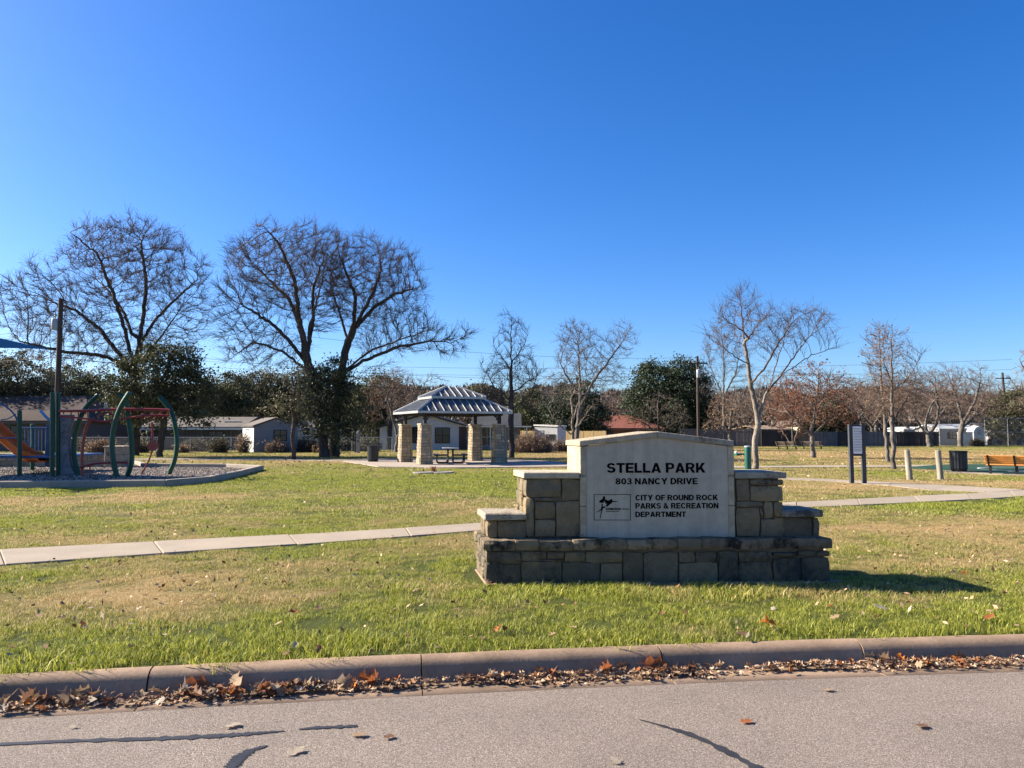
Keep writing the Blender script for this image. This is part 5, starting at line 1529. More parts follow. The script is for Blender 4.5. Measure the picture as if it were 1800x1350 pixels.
# ------------------------------------------------------------------ trees
def colonize(lines, A, step, dk, iters, rng, trop=0.08, wig=0.18, maxch=3, inert=.7):
    pos = []; par = []
    def addline(L):
        L = [np.asarray(p, float) for p in L]
        if pos:
            d = np.linalg.norm(np.array(pos) - L[0], axis=1); last = int(d.argmin())
        else:
            pos.append(L[0]); par.append(-1); last = 0
        for a, b in zip(L[:-1], L[1:]):
            n = max(1, int(round(np.linalg.norm(b - a) / step)))
            for k in range(1, n + 1):
                p = a + (b - a) * k / n + rng.randn(3) * step * .10
                pos.append(p); par.append(last); last = len(pos) - 1
    for L in lines: addline(L)
    n0 = len(pos)
    cap = n0 + 16000
    Pn = np.zeros((cap, 3)); Pn[:n0] = pos
    Pr = np.full(cap, -1, int); Pr[:n0] = par
    ch = np.zeros(cap, int); Dr = np.zeros((cap, 3))
    for p in par:
        if p >= 0: ch[p] += 1
    for k_ in range(1, n0):
        v_ = Pn[k_] - Pn[Pr[k_]]; Dr[k_] = v_ / (np.linalg.norm(v_) + 1e-9)
    nd = np.full(len(A), 1e9); ni = np.zeros(len(A), int)
    def upd(lo, hi):
        for s in range(lo, hi, 200):
            e = min(hi, s + 200)
            d = np.sqrt(((A[:, None] - Pn[None, s:e]) ** 2).sum(-1))
            j = d.argmin(1); m_ = d[np.arange(len(A)), j]
            b = m_ < nd
            nd[b] = m_[b]; ni[b] = s + j[b]
    base_ok = 2
    upd(base_ok, n0)
    n = n0
    for it in range(iters):
        act = nd > dk
        act &= ch[ni] < maxch + 1
        if not act.any(): break
        idx = ni[act]; v = A[act] - Pn[idx]; v /= np.linalg.norm(v, axis=1, keepdims=True)
        D = np.zeros((n, 3)); np.add.at(D, idx, v)
        nodes = np.unique(idx)
        d = D[nodes]; d /= (np.linalg.norm(d, axis=1, keepdims=True) + 1e-9)
        d = d + rng.randn(len(nodes), 3) * wig + Dr[nodes] * np.where(ch[nodes] > 0, .25, inert)[:, None]; d[:, 2] += trop
        d /= np.linalg.norm(d, axis=1, keepdims=True)
        k = len(nodes)
        if n + k > cap: break
        Pn[n:n + k] = Pn[nodes] + d * step; Dr[n:n + k] = d; Pr[n:n + k] = nodes; ch[nodes] += 1
        upd(n, n + k); n += k
    return Pn[:n], Pr[:n]

def tubes(p0, p1, r0, r1, n):
    d = p1 - p0; l = np.linalg.norm(d, axis=1, keepdims=True); d = d / np.maximum(l, 1e-6)
    ref = np.tile([0., 0., 1.], (len(d), 1)); ref[np.abs(d[:, 2]) > .93] = [1., 0., 0.]
    a = np.cross(d, ref); a /= np.linalg.norm(a, axis=1, keepdims=True); b = np.cross(d, a)
    p1 = p1 + d * (r1[:, None] * .35)
    th = np.arange(n) * 2 * np.pi / n
    c, s = np.cos(th), np.sin(th)
    ring = a[:, None] * c[None, :, None] + b[:, None] * s[None, :, None]
    V = np.concatenate([p0[:, None] + ring * r0[:, None, None], p1[:, None] + ring * r1[:, None, None]], 1).reshape(-1, 3)
    k = 2 * n * np.arange(len(p0))[:, None]
    j = np.arange(n); j2 = (j + 1) % n
    Fq = np.stack([k + j, k + j2, k + n + j2, k + n + j], -1).reshape(-1, 4)
    return V, Fq

def joinq(parts):
    V = []; Q = []; n = 0
    for v, f in parts:
        V.append(v); Q.append(f + n); n += len(v)
    return np.concatenate(V), np.concatenate(Q)

def bark(name, c1, c2, scale=3.0):
    m = Mat(name); f = m.noise(scale, 6, .65, m.stretch(1, 1, .35)); f2 = m.noise(14, 4, .6)
    m.col(m.mix(1.0, m.ramp(f, [(.35, c1), (.65, c2)]), m.ramp(f2, [(.3, .75), (.7, 1.15)]), 'MULTIPLY')); m.rough(.95, .1); m.bump(f2, .6, .03)
    return m.m
BK_dark = bark('dark furrowed bark', (.052, .043, .036), (.10, .083, .068))
BK_grey = bark('grey bark', (.10, .088, .075), (.19, .165, .14))
BK_pale = bark('pale flaking bark', (.15, .122, .095), (.30, .255, .205), 1.8)
TW_dark = plain('dark twigs', (.105, .078, .066), .95, .3, 1.5, .1)
TW_grey = plain('grey brown twigs', (.12, .097, .085), .95, .25, 1.2, .1)
TW_brown = plain('fine brown twigs', (.115, .08, .062), .95, .25, 1.2, .1)
TW_warm = plain('warm brown twigs', (.155, .108, .085), .95, .25, 1.2, .1)
LF_ever = leafmat('live oak leaves', (.022, .028, .013), (.125, .128, .060), .25)  # live oak ramp: lighter end puts sunlit leaf masses into the colour
LF_olive = leafmat('olive green leaves', (.040, .042, .022), (.13, .118, .066), .3)
LF_juniper = leafmat('dark conifer sprays', (.014, .026, .014), (.060, .082, .040), .15)
LF_red = leafmat('russet oak leaves', (.11, .042, .024), (.29, .135, .075), .4)
LF_tan = leafmat('tan withered leaves', (.17, .105, .06), (.36, .25, .155), .4)

def sample_ell(ells, n, rng, shell=0.55):
    w = np.array([e[1][0] * e[1][1] * e[1][2] for e in ells]) ** .85; w /= w.sum()
    k = rng.choice(len(ells), n, p=w)
    u = rng.randn(n, 3); u /= np.linalg.norm(u, axis=1, keepdims=True)
    r = rng.rand(n) ** (1 / 3 * shell + 1e-6)
    r = np.clip(r, 0, 1)[:, None]
    c = np.array([e[0] for e in ells])[k]; a = np.array([e[1] for e in ells])[k]
    return c + u * r * a

def leaf_quads(c, size, rng, up=0.0):
    n = len(c)
    a = rng.randn(n, 3); a /= np.linalg.norm(a, axis=1, keepdims=True)
    b = rng.randn(n, 3); b[:, 2] += up; b = np.cross(a, b); b /= np.linalg.norm(b, axis=1, keepdims=True)
    s = size * (.6 + .8 * rng.rand(n))[:, None]
    V = np.stack([c - a * s, c + b * s * .5, c + a * s, c - b * s * .5], 1).reshape(-1, 3)
    return V, (4 * np.arange(n)[:, None] + np.arange(4))

def tree_meshes(lines, ells, seed, n_att, step, dk, rt, tip=.011, iters=140, ntw=3, twl=.5, wig=.18, trop=.08, shell=1.0, thick=.06, leaves=0, lsize=.09, twr=.022, maxch=3, inert=.7, twg=.0095):
    rng = np.random.RandomState(seed)
    A = sample_ell(ells, n_att, rng, shell)
    A = A[A[:, 2] > .4]
    Pn, Pr = colonize(lines, A, step, dk, iters, rng, trop, wig, maxch, inert)
    n = len(Pn)
    acc = np.zeros(n); e = 2.0; nch = np.zeros(n, int)
    mx = np.zeros(n); mainc = np.full(n, -1)
    r = np.zeros(n)
    for i in range(n - 1, -1, -1):
        r[i] = tip if acc[i] == 0 else acc[i] ** (1 / e)
        p = Pr[i]
        if p >= 0:
            acc[p] += r[i] ** e; nch[p] += 1
            if r[i] > mx[p]: mx[p] = r[i]; mainc[p] = i
    k = math.log(rt / tip) / max(.1, math.log(r[0] / tip))
    r = tip * (r / tip) ** k
    idx = np.nonzero(Pr >= 0)[0]; p = Pr[idx]
    p0, p1 = Pn[p], Pn[idx]; r1 = r[idx]; r0 = np.where(mainc[p] == idx, r[p], np.minimum(r[p], r1 * 1.25))
    base = p == 0
    r0 = np.where(Pn[p][:, 2] < .15, r0 * 1.25, r0)
    d = p1 - p0; d /= np.linalg.norm(d, axis=1, keepdims=True)
    th = r1 > thick
    trunk = tubes(p0[th], p1[th], r0[th], r1[th], 9)
    md = (~th) & (r1 > .028)
    sm = r1 <= .028
    parts = []
    if md.any(): parts.append(tubes(p0[md], p1[md], r0[md], r1[md], 5))
    if sm.any(): parts.append(tubes(p0[sm], p1[sm], r0[sm], r1[sm], 3))
    # twigs
    cen = Pn[:, :].mean(0); cen[2] *= .72
    tn = np.nonzero(r1 < twr)[0]
    tn = np.repeat(tn, ntw)
    tips = p1[tn]
    if len(tn):
        f = rng.rand(len(tn))[:, None]
        s0 = p0[tn] * (1 - f) + p1[tn] * f
        out = s0 - cen; out /= np.linalg.norm(out, axis=1, keepdims=True) + 1e-6
        dd = d[tn] * .9 + out * .4 + rng.randn(len(tn), 3) * .42; dd[:, 2] += .22; dd /= np.linalg.norm(dd, axis=1, keepdims=True)
        L = twl * (.35 + .9 * rng.rand(len(tn)))[:, None]
        s1 = s0 + dd * L * .5
        d2 = dd + rng.randn(len(tn), 3) * .35; d2 /= np.linalg.norm(d2, axis=1, keepdims=True)
        s2 = s1 + d2 * L * .5
        q = np.full(len(tn), twg)
        parts.append(tubes(s0, s1, q, q * .8, 3)); parts.append(tubes(s1, s2, q * .8, q * .55, 3))
        tips = np.concatenate([s1, s2])
    out = {'trunk': np_mesh('trunk', *trunk, 4, True)}
    if parts: out['branches'] = np_mesh('branches', *joinq(parts), 4, False)
    if leaves:
        c = tips[rng.randint(0, len(tips), leaves)] + rng.randn(leaves, 3) * .12
        me = np_mesh('leaves', *leaf_quads(c, lsize, rng), 4); add_attr(me, 'tint', np.repeat(rng.rand(leaves), 4)); out['leaves'] = me
    return out

def foliage_mesh(ells, seed, nclump, per, spread, lsize, shell=.35, up=0.0):
    rng = np.random.RandomState(seed)
    c = sample_ell(ells, nclump, rng, shell) + rng.randn(nclump, 3) * spread * .5
    sp = spread * (.35 + .8 * rng.rand(nclump))
    k = np.repeat(np.arange(nclump), per)
    off = rng.randn(len(k), 3) * sp[k][:, None] * np.array([1, 1, .62])
    V, Q = leaf_quads(c[k] + off, lsize, rng, up)
    me = np_mesh('foliage', V, Q, 4)
    t = np.clip(rng.rand(nclump)[k] * .75 + rng.rand(len(k)) * .35, 0, 1)
    add_attr(me, 'tint', np.repeat(t, 4))
    return me

def tree(name, label, cat, base, ells, trunk, limbs=(), seed=1, n_att=700, step=.3, dk=.45, rt=.2, mats=(BK_dark, TW_dark), leafmat_=None, group=None, zr=None, Y=None, dz=(), **kw):
    """every measure in photograph pixels at the tree's own distance"""
    g = G(*base) if Y is None else Vector(((base[0] - 900) / F * Y, Y, 0))
    Yt = g.y; rng = np.random.RandomState(seed + 99)
    o = np.array([g.x, g.y, 0.0])
    def loc(px, py, dy=0):
        q = P(px, py, Yt); return np.array([q.x, q.y + dy, q.z]) - o
    E = []
    for e in ells:
        cx, cy, rx, ry = e[:4]; s = Yt / F
        rd = (e[4] * s) if len(e) > 4 else min(rx, ry * 1.3) * s * .95
        dy = (e[5] * s) if len(e) > 5 else rng.uniform(-.15, .15) * rd
        E.append((loc(cx, cy, dy), (rx * s, rd, ry * s)))
    tl = [loc(x, y) for x, y in trunk]; tl[0][2] = -.15
    L = [tl]
    for k, lb in enumerate(limbs):
        slope = dz[k] if k < len(dz) else rng.uniform(-.5, .5)
        pts = [loc(x, y) for x, y in lb]; l0 = pts[0]
        for j, p in enumerate(pts): p[1] += slope * np.linalg.norm(p - l0) * .8
        L.append(pts)
    ms = tree_meshes(L, E, seed, n_att, step, dk, rt, **kw)
    root = empty(name, g, 0, label, cat, group)
    link('trunk', ms['trunk'], mats[0], root)
    if 'branches' in ms: link('branches', ms['branches'], mats[1], root)
    if 'leaves' in ms: link('leaves', ms['leaves'], leafmat_, root, kind='stuff')
    return root, E

def evergreen(name, label, base, ells, mat, seed, nclump=170, per=70, spread=.42, lsize=.10, Y=None, rt=.2, trunk=None, group=None, shell=.35, up=0.0, bk=BK_dark):
    cx, cy = ells[0][0], ells[0][1]
    tr = trunk or [base, (base[0] * .6 + cx * .4, (base[1] + cy) / 2), (cx, cy)]
    if Y is not None and trunk is None: tr = [(base[0], 758 + 1.6 * F / Y)] + tr[1:]
    r, E = tree(name, label, 'tree', base, ells, tr, (), seed, 110, .45, .8, rt, (bk, bk), None, group, Y=Y, ntw=1, twl=.6, tip=.016, iters=60)
    link('foliage', foliage_mesh(E, seed + 5, nclump, per, spread, lsize, shell, up), mat, r, kind='stuff')
    return r

# the two great bare trees and their neighbour
tree('bare_tree', 'huge spreading bare tree behind the live oak, crown reaching the left edge of the picture', 'tree', (236, 801),
     [(222, 468, 112, 86), (85, 548, 88, 78), (318, 535, 55, 92), (180, 600, 165, 52), (240, 430, 75, 45), (150, 402, 26, 24), (305, 422, 26, 22), (357, 470, 20, 26), (20, 502, 24, 26), (62, 470, 24, 22), (228, 386, 20, 14)],
     [(236, 803), (238, 735), (240, 690), (240, 655)],
     [[(240, 670), (205, 625), (160, 575), (110, 540), (45, 515)], [(238, 655), (232, 590), (222, 530), (205, 460), (170, 430)], [(240, 640), (246, 580), (252, 500), (240, 420)],
      [(242, 610), (262, 560), (290, 520), (330, 470)], [(242, 665), (280, 615), (320, 575), (350, 545)], [(222, 640), (180, 625), (120, 620), (60, 605)], [(232, 590), (205, 545), (160, 500), (120, 470)]],
     seed=21, n_att=6000, step=.27, dk=.42, rt=.31, mats=(BK_dark, TW_dark), dz=(.3, -.4, .1, .5, -.5, -.3, .6), ntw=5, twl=.8, tip=.0100, twr=.02, twg=.0085)
tree('bare_tree', 'big bare tree with leftward leaning crown, left one of the dark pair near the pavilion', 'tree', (572, 804),
     [(495, 478, 105, 84), (430, 545, 58, 62), (560, 440, 55, 46), (470, 610, 80, 40), (540, 540, 50, 60), (582, 520, 34, 70), (420, 438, 26, 24), (470, 402, 24, 20), (545, 400, 26, 16), (386, 500, 18, 24), (395, 592, 28, 18)],
     [(572, 806), (563, 740), (553, 690), (546, 655), (538, 625)],
     [[(546, 650), (515, 610), (475, 570), (430, 540), (390, 520)], [(538, 625), (530, 560), (527, 500), (505, 440), (480, 410)], [(541, 620), (545, 560), (540, 500), (555, 440)],
      [(550, 660), (505, 620), (460, 605), (420, 640)], [(530, 580), (500, 520), (455, 480), (420, 450)], [(540, 590), (560, 540), (575, 500)]],
     seed=33, n_att=5000, step=.26, dk=.41, rt=.29, dz=(.3, -.3, .4, -.5, .5, -.4), ntw=5, twl=.78, tip=.0096, twr=.02, twg=.0082)
tree('bare_tree', 'big bare tree, right of the dark pair, its low limb reaching over the pavilion', 'tree', (588, 803),
     [(655, 505, 92, 76), (600, 462, 45, 52), (700, 585, 92, 42), (783, 606, 42, 26), (690, 470, 50, 45), (640, 424, 24, 18), (692, 448, 24, 18), (738, 500, 20, 22), (728, 545, 24, 16), (806, 588, 24, 16)],
     [(588, 805), (590, 740), (595, 690), (602, 640), (612, 600), (622, 578)],
     [[(612, 600), (594, 550), (572, 495), (570, 450)], [(622, 578), (628, 520), (605, 460), (600, 425)], [(622, 578), (655, 540), (690, 515), (735, 500)], [(598, 660), (640, 635), (700, 612), (760, 602), (795, 606), (826, 592)],
      [(600, 655), (650, 612), (700, 590), (750, 570)], [(622, 578), (650, 520), (665, 470), (660, 430)], [(592, 690), (650, 650), (700, 640)]],
     seed=47, n_att=4700, step=.26, dk=.40, rt=.28, dz=(.4, -.4, .2, -.2, .5, .3, -.5), ntw=5, twl=.78, tip=.0096, twr=.02, twg=.0082)

# evergreens in the park
evergreen('live_oak', 'dark green live oak with a dense crown behind the climbing frame', (281, 804), [(278, 668, 70, 52, 65), (235, 690, 55, 42), (325, 690, 42, 45), (300, 640, 40, 40), (275, 725, 75, 25), (330, 725, 50, 25)], LF_ever, 61, 270, 85, .42, .085, rt=.2,
          trunk=[(281, 806), (282, 775), (287, 745), (280, 700)])
evergreen('evergreen_tree', 'dark ragged evergreen tangled round the trunks of the two big bare trees', (566, 801), [(574, 690, 40, 42), (610, 716, 28, 42), (552, 730, 24, 34), (590, 660, 30, 24), (596, 752, 30, 24)], LF_ever, 62, 190, 70, .38, .08, Y=47.2, rt=.16)
evergreen('small_tree', 'slim dark trunked small tree with thin grey green leaves, left of the paired bare trees', (515, 808), [(515, 685, 28, 50), (500, 712, 26, 24), (533, 708, 26, 24)], LF_olive, 63, 80, 22, .5, .075, rt=.12, trunk=[(515, 810), (516, 750), (515, 700), (513, 650)], shell=.7)
# small bare trees round the pavilion and behind
tree('bare_tree', 'leaning bare tree left of the pavilion roof', 'tree', (696, 795), [(745, 685, 48, 32), (705, 690, 40, 40), (690, 720, 30, 25), (760, 720, 40, 20)], [(696, 797), (699, 770), (708, 742), (725, 715), (740, 695)], [[(699, 770), (690, 735), (680, 700)]],
     seed=71, n_att=500, step=.3, dk=.42, rt=.16, mats=(BK_grey, TW_grey), ntw=3, twl=.55)
tree('bare_tree', 'straight bare tree with a tall central leader, right of the pavilion', 'tree', (899, 805), [(899, 605, 26, 50), (897, 665, 54, 42), (897, 695, 60, 25), (915, 640, 30, 40)], [(899, 807), (899, 740), (899, 680), (898, 620), (899, 565)],
     [[(899, 705), (870, 680), (845, 645)], [(899, 690), (930, 670), (955, 655)], [(899, 650), (875, 620), (865, 600)], [(899, 640), (922, 605), (928, 580)], [(899, 720), (935, 690), (945, 660)], [(899, 715), (868, 700), (850, 690)]],
     seed=72, n_att=1200, step=.26, dk=.32, rt=.17, mats=(BK_dark, TW_dark), ntw=4, twl=.6, trop=.3, tip=.007, twg=.008, inert=1.0)
tree('bare_tree', 'bare tree with a long right hand limb rising above the white shed', 'tree', (1012, 792), [(1018, 625, 46, 60), (1090, 603, 32, 33), (1055, 660, 45, 35), (985, 680, 35, 30), (1010, 590, 32, 28)], [(1012, 792), (1016, 750), (1020, 715)],
     [[(1020, 715), (1020, 665), (1020, 610), (1018, 580)], [(1020, 715), (1042, 670), (1068, 635), (1090, 605), (1105, 580)], [(1018, 690), (995, 660), (985, 640)]],
     seed=73, n_att=1700, step=.32, dk=.40, rt=.2, mats=(BK_grey, TW_grey), ntw=4, twl=.75, tip=.008, twg=.009, Y=67, trop=.15)
tree('bare_tree', 'pale barked young bare tree in front of the dark evergreen by the white shed', 'tree', (1007, 793), [(1005, 700, 34, 42), (990, 735, 32, 22), (1030, 725, 25, 30)], [(1007, 795), (1007, 765), (1006, 730), (1004, 690)],
     [[(1007, 766), (985, 748), (968, 725), (955, 700)], [(1007, 762), (1022, 740), (1040, 715)], [(1006, 740), (1018, 705), (1022, 680)]], seed=74, n_att=240, step=.3, dk=.5, rt=.13, mats=(BK_pale, BK_pale), ntw=2, twl=.5, Y=60)
# right side
tree('bare_tree', 'tall pale barked bare tree right of the sign, beside the green cylinder', 'tree', (1328, 826), [(1308, 560, 58, 52), (1402, 578, 56, 42), (1345, 590, 60, 45), (1275, 605, 36, 32), (1310, 525, 28, 25), (1435, 575, 30, 26)],
     [(1329, 828), (1327, 800), (1327, 775), (1332, 750), (1331, 738)],
     [[(1331, 740), (1328, 710), (1321, 680), (1317, 640), (1311, 590), (1308, 545), (1306, 515)], [(1332, 742), (1340, 715), (1350, 690), (1380, 655), (1410, 615), (1450, 565)], [(1322, 672), (1342, 645), (1362, 600), (1385, 565)],
      [(1317, 642), (1290, 628), (1255, 605), (1235, 590)], [(1312, 600), (1335, 570), (1355, 550)], [(1350, 690), (1372, 640), (1395, 590), (1405, 550)], [(1311, 585), (1285, 565), (1265, 545)], [(1378, 657), (1420, 625), (1465, 612)], [(1345, 700), (1375, 712), (1395, 708)]],
     seed=81, n_att=850, step=.17, dk=.26, rt=.118, mats=(BK_pale, TW_brown), dz=(.1, .15, -.4, -.3, .5, .5, .4, -.4, -.5), ntw=3, twl=.6, tip=.0050, thick=.045, twr=.011, wig=.06, trop=.20, inert=1.2, twg=.0055)
tree('bare_tree', 'tall thin tree keeping a few brown leaves, nearer of the twin trunks by the bollards', 'tree', (1570, 825), [(1568, 640, 40, 62), (1575, 700, 52, 40), (1560, 600, 25, 30)], [(1571, 827), (1569, 780), (1568, 720), (1568, 660), (1567, 590)],
     [[(1568, 745), (1590, 705), (1610, 650)], [(1568, 735), (1545, 705), (1530, 680)], [(1568, 690), (1595, 660), (1612, 620)], [(1568, 680), (1552, 640), (1548, 600)]], seed=82, n_att=900, step=.19, dk=.25, rt=.088, mats=(BK_grey, TW_warm), leafmat_=LF_tan,
     ntw=4, twl=.45, tip=.005, thick=.035, twr=.012, twg=.0055, inert=1.0, leaves=420, lsize=.045, trop=.2)
tree('bare_tree', 'tall thin tree with a bushy top, farther of the twin trunks by the bollards', 'tree', (1561, 812), [(1545, 620, 26, 55), (1545, 690, 42, 42), (1585, 690, 35, 38)], [(1561, 813), (1559, 780), (1556, 740), (1550, 690), (1546, 600)],
     [[(1558, 755), (1535, 720), (1520, 690)], [(1558, 750), (1585, 710), (1598, 680)]], seed=83, n_att=900, step=.22, dk=.28, rt=.10, mats=(BK_grey, TW_warm), leafmat_=LF_tan, ntw=4, twl=.45, tip=.006, twr=.014, twg=.0065, inert=1.0, leaves=900, lsize=.05, trop=.2)
tree('oak_tree', 'russet leaved oak with a round crown and stout dark trunk, left of the notice board', 'tree', (1429, 805), [(1432, 705, 84, 50), (1380, 722, 40, 42), (1485, 715, 42, 44), (1430, 672, 58, 36)], [(1430, 807), (1428, 785), (1428, 764)],
     [[(1428, 766), (1400, 742), (1375, 720)], [(1428, 764), (1455, 742), (1490, 722)], [(1428, 755), (1430, 715), (1432, 675)], [(1428, 750), (1440, 720), (1455, 690)]], seed=84, n_att=900, step=.24, dk=.36, rt=.135, mats=(BK_grey, TW_warm), leafmat_=LF_red, ntw=3, twl=.4, leaves=3900, lsize=.06)
tree('small_tree', 'orange leaved multi stemmed small tree by the dark fence, left of the russet oak', 'tree', (1393, 788), [(1385, 705, 32, 42), (1400, 730, 28, 30)], [(1393, 789), (1393, 782)],
     [[(1393, 784), (1380, 760), (1370, 730)], [(1393, 784), (1390, 750), (1385, 715)], [(1393, 784), (1402, 755), (1408, 720)], [(1393, 784), (1398, 765), (1415, 745)]], seed=85, n_att=320, step=.3, dk=.45, rt=.13, mats=(BK_grey, TW_warm), leafmat_=LF_red, ntw=3, twl=.5, leaves=2600, lsize=.085, Y=78)
tree('small_tree', 'small brown twigged tree with thin tan leaves, just right of the sign top', 'tree', (1283, 786), [(1283, 720, 44, 34), (1262, 735, 30, 25), (1305, 735, 30, 25)], [(1283, 788), (1283, 765), (1282, 740)],
     [[(1283, 762), (1262, 745), (1245, 730)], [(1283, 760), (1303, 748), (1320, 735)], [(1283, 750), (1284, 715)]], seed=86, n_att=500, step=.3, dk=.42, rt=.16, mats=(BK_grey, TW_warm), leafmat_=LF_tan, ntw=3, twl=.5, leaves=1500, lsize=.07, Y=72)
tree('bare_tree', 'tall airy bare tree behind the pale trunk, right of the transformer pole', 'tree', (1273, 790), [(1270, 620, 34, 62), (1255, 660, 28, 45), (1295, 650, 30, 50)], [(1273, 789), (1273, 740), (1272, 690)],
     [[(1272, 700), (1255, 650), (1245, 600)], [(1272, 690), (1275, 630), (1272, 570)], [(1272, 700), (1295, 655), (1305, 610)]], seed=87, n_att=650, step=.34, dk=.5, rt=.17, mats=(BK_grey, TW_grey), ntw=4, twl=.8, tip=.008, twg=.009, Y=82, trop=.3)
tree('small_tree', 'small spreading tree with withered leaves standing above the sign gable', 'tree', (1158, 788), [(1160, 728, 46, 34), (1140, 745, 35, 22), (1185, 742, 32, 25)], [(1158, 790), (1158, 765), (1157, 735)],
     [[(1158, 765), (1140, 748), (1122, 738)], [(1158, 762), (1180, 748), (1200, 738)], [(1157, 740), (1158, 710), (1160, 690)]], seed=88, n_att=560, step=.3, dk=.42, rt=.17, mats=(BK_dark, TW_grey), leafmat_=LF_olive, ntw=3, twl=.5, leaves=1400, lsize=.07, Y=76)
tree('bare_tree', 'wide bare crooked tree before the dark fence, left one of the far right pair', 'tree', (1634, 784), [(1640, 700, 55, 48), (1605, 715, 36, 36), (1670, 700, 35, 40), (1640, 665, 40, 25)], [(1634, 785), (1632, 765), (1626, 745)],
     [[(1632, 768), (1652, 740), (1672, 715), (1690, 700)], [(1626, 748), (1632, 715), (1648, 690)], [(1630, 765), (1612, 745), (1600, 730)], [(1645, 748), (1648, 715), (1640, 685)]], seed=89, n_att=1300, step=.32, dk=.46, rt=.27, mats=(BK_grey, TW_warm), ntw=3, twl=.6, Y=79)
tree('bare_tree', 'dense twigged bare tree by the ball screen, right one of the far right pair', 'tree', (1690, 785), [(1693, 695, 55, 50), (1730, 705, 32, 38), (1670, 665, 35, 28), (1705, 660, 42, 25)], [(1688, 786), (1687, 765), (1692, 745)],
     [[(1690, 755), (1712, 735), (1740, 715)], [(1692, 745), (1688, 710), (1680, 680)], [(1692, 745), (1708, 705), (1712, 670)]], seed=90, n_att=1500, step=.32, dk=.44, rt=.26, mats=(BK_grey, TW_warm), ntw=3, twl=.6, Y=82)
tree('bare_tree', 'bare tree at the far right edge, only its twigs entering the picture', 'tree', (1842, 800), [(1835, 655, 45, 60), (1830, 700, 45, 40)], [(1842, 800), (1840, 750), (1838, 700)], [[(1838, 710), (1812, 670), (1800, 630)]], seed=91, n_att=420, step=.3, dk=.42, rt=.17, mats=(BK_grey, TW_warm), ntw=3, twl=.5, Y=60)
tree('bare_tree', 'round brown twigged tree with a few russet leaves, left of the pavilion roof', 'tree', (684, 792), [(690, 688, 46, 40), (665, 705, 34, 34), (715, 705, 30, 30)], [(684, 792), (684, 765), (686, 735)],
     [[(684, 750), (668, 725), (655, 705)], [(686, 740), (705, 715), (718, 700)], [(686, 735), (688, 700), (690, 670)]], seed=95, n_att=1100, step=.32, dk=.42, rt=.2, mats=(BK_dark, TW_warm), leafmat_=LF_red, ntw=4, twl=.65, tip=.009, twg=.01, leaves=500, lsize=.07, Y=66)
# evergreens behind the fences
for k, (lb, Y, el, mt, nc, per, ls, sp) in enumerate((
        ('tall blue green conifer, left half of the dark pair by the transformer pole', 90, [(1142, 690, 40, 48), (1125, 715, 32, 38), (1150, 655, 22, 26), (1158, 730, 30, 30)], LF_juniper, 260, 85, .12, .55),
        ('tall dark conifer, right half of the pair, directly behind the transformer pole', 88, [(1206, 690, 42, 50), (1225, 715, 32, 42), (1200, 655, 28, 26), (1192, 730, 30, 30)], LF_juniper, 280, 85, .12, .55),
        ('round dark evergreen behind the pale young tree by the white shed', 76, [(1012, 715, 42, 45), (985, 735, 32, 32), (1045, 735, 28, 28)], LF_juniper, 220, 80, .105, .5),
        ('dull green evergreen at the far right edge of the lawn', 88, [(1792, 730, 45, 42), (1765, 750, 30, 30)], LF_olive, 200, 75, .12, .55),
        ('broad grey green evergreen behind the play tower at the left edge', 68, [(30, 665, 62, 42), (-30, 670, 60, 50), (75, 690, 40, 30)], LF_olive, 280, 80, .10, .5),
        ('dark evergreen between the lamp pole and the live oak', 72, [(135, 680, 48, 38), (170, 695, 35, 32)], LF_ever, 190, 80, .10, .5),
        ('bushy dark evergreen over the long low house', 76, [(395, 690, 42, 35), (370, 705, 35, 32), (420, 710, 30, 30)], LF_ever, 220, 80, .105, .5),
        ('olive green evergreen over the small outbuilding', 80, [(460, 690, 42, 38), (490, 705, 32, 30)], LF_olive, 210, 80, .105, .5),
        ('pale olive evergreen behind the slim small tree', 84, [(530, 690, 38, 40), (515, 715, 32, 28)], LF_olive, 190, 75, .11, .5),
        ('low dark evergreen right behind the dark bare pair of trees', 72, [(665, 700, 45, 45), (640, 725, 35, 35)], LF_ever, 210, 75, .10, .5),
        ('distant evergreen showing over the right end of the pavilion roof', 100, [(845, 700, 30, 24), (865, 715, 32, 22)], LF_olive, 130, 70, .13, .55),
        ('dusky evergreen between the straight bare tree and the white shed', 92, [(938, 720, 42, 32), (915, 735, 30, 24)], LF_ever, 170, 70, .12, .55),
        ('dark low evergreen behind the russet oak', 92, [(1460, 735, 34, 26), (1440, 750, 26, 18)], LF_juniper, 150, 70, .12, .5),
        ('dark evergreen under the small spreading tree above the sign', 90, [(1178, 752, 36, 16), (1160, 756, 26, 12)], LF_ever, 90, 65, .11, .45))):
    evergreen('evergreen_tree', lb, (el[0][0], 758 + 1.6 * F / Y), el, mt, 120 + k, nc, per, sp, ls, Y=Y, rt=.2)

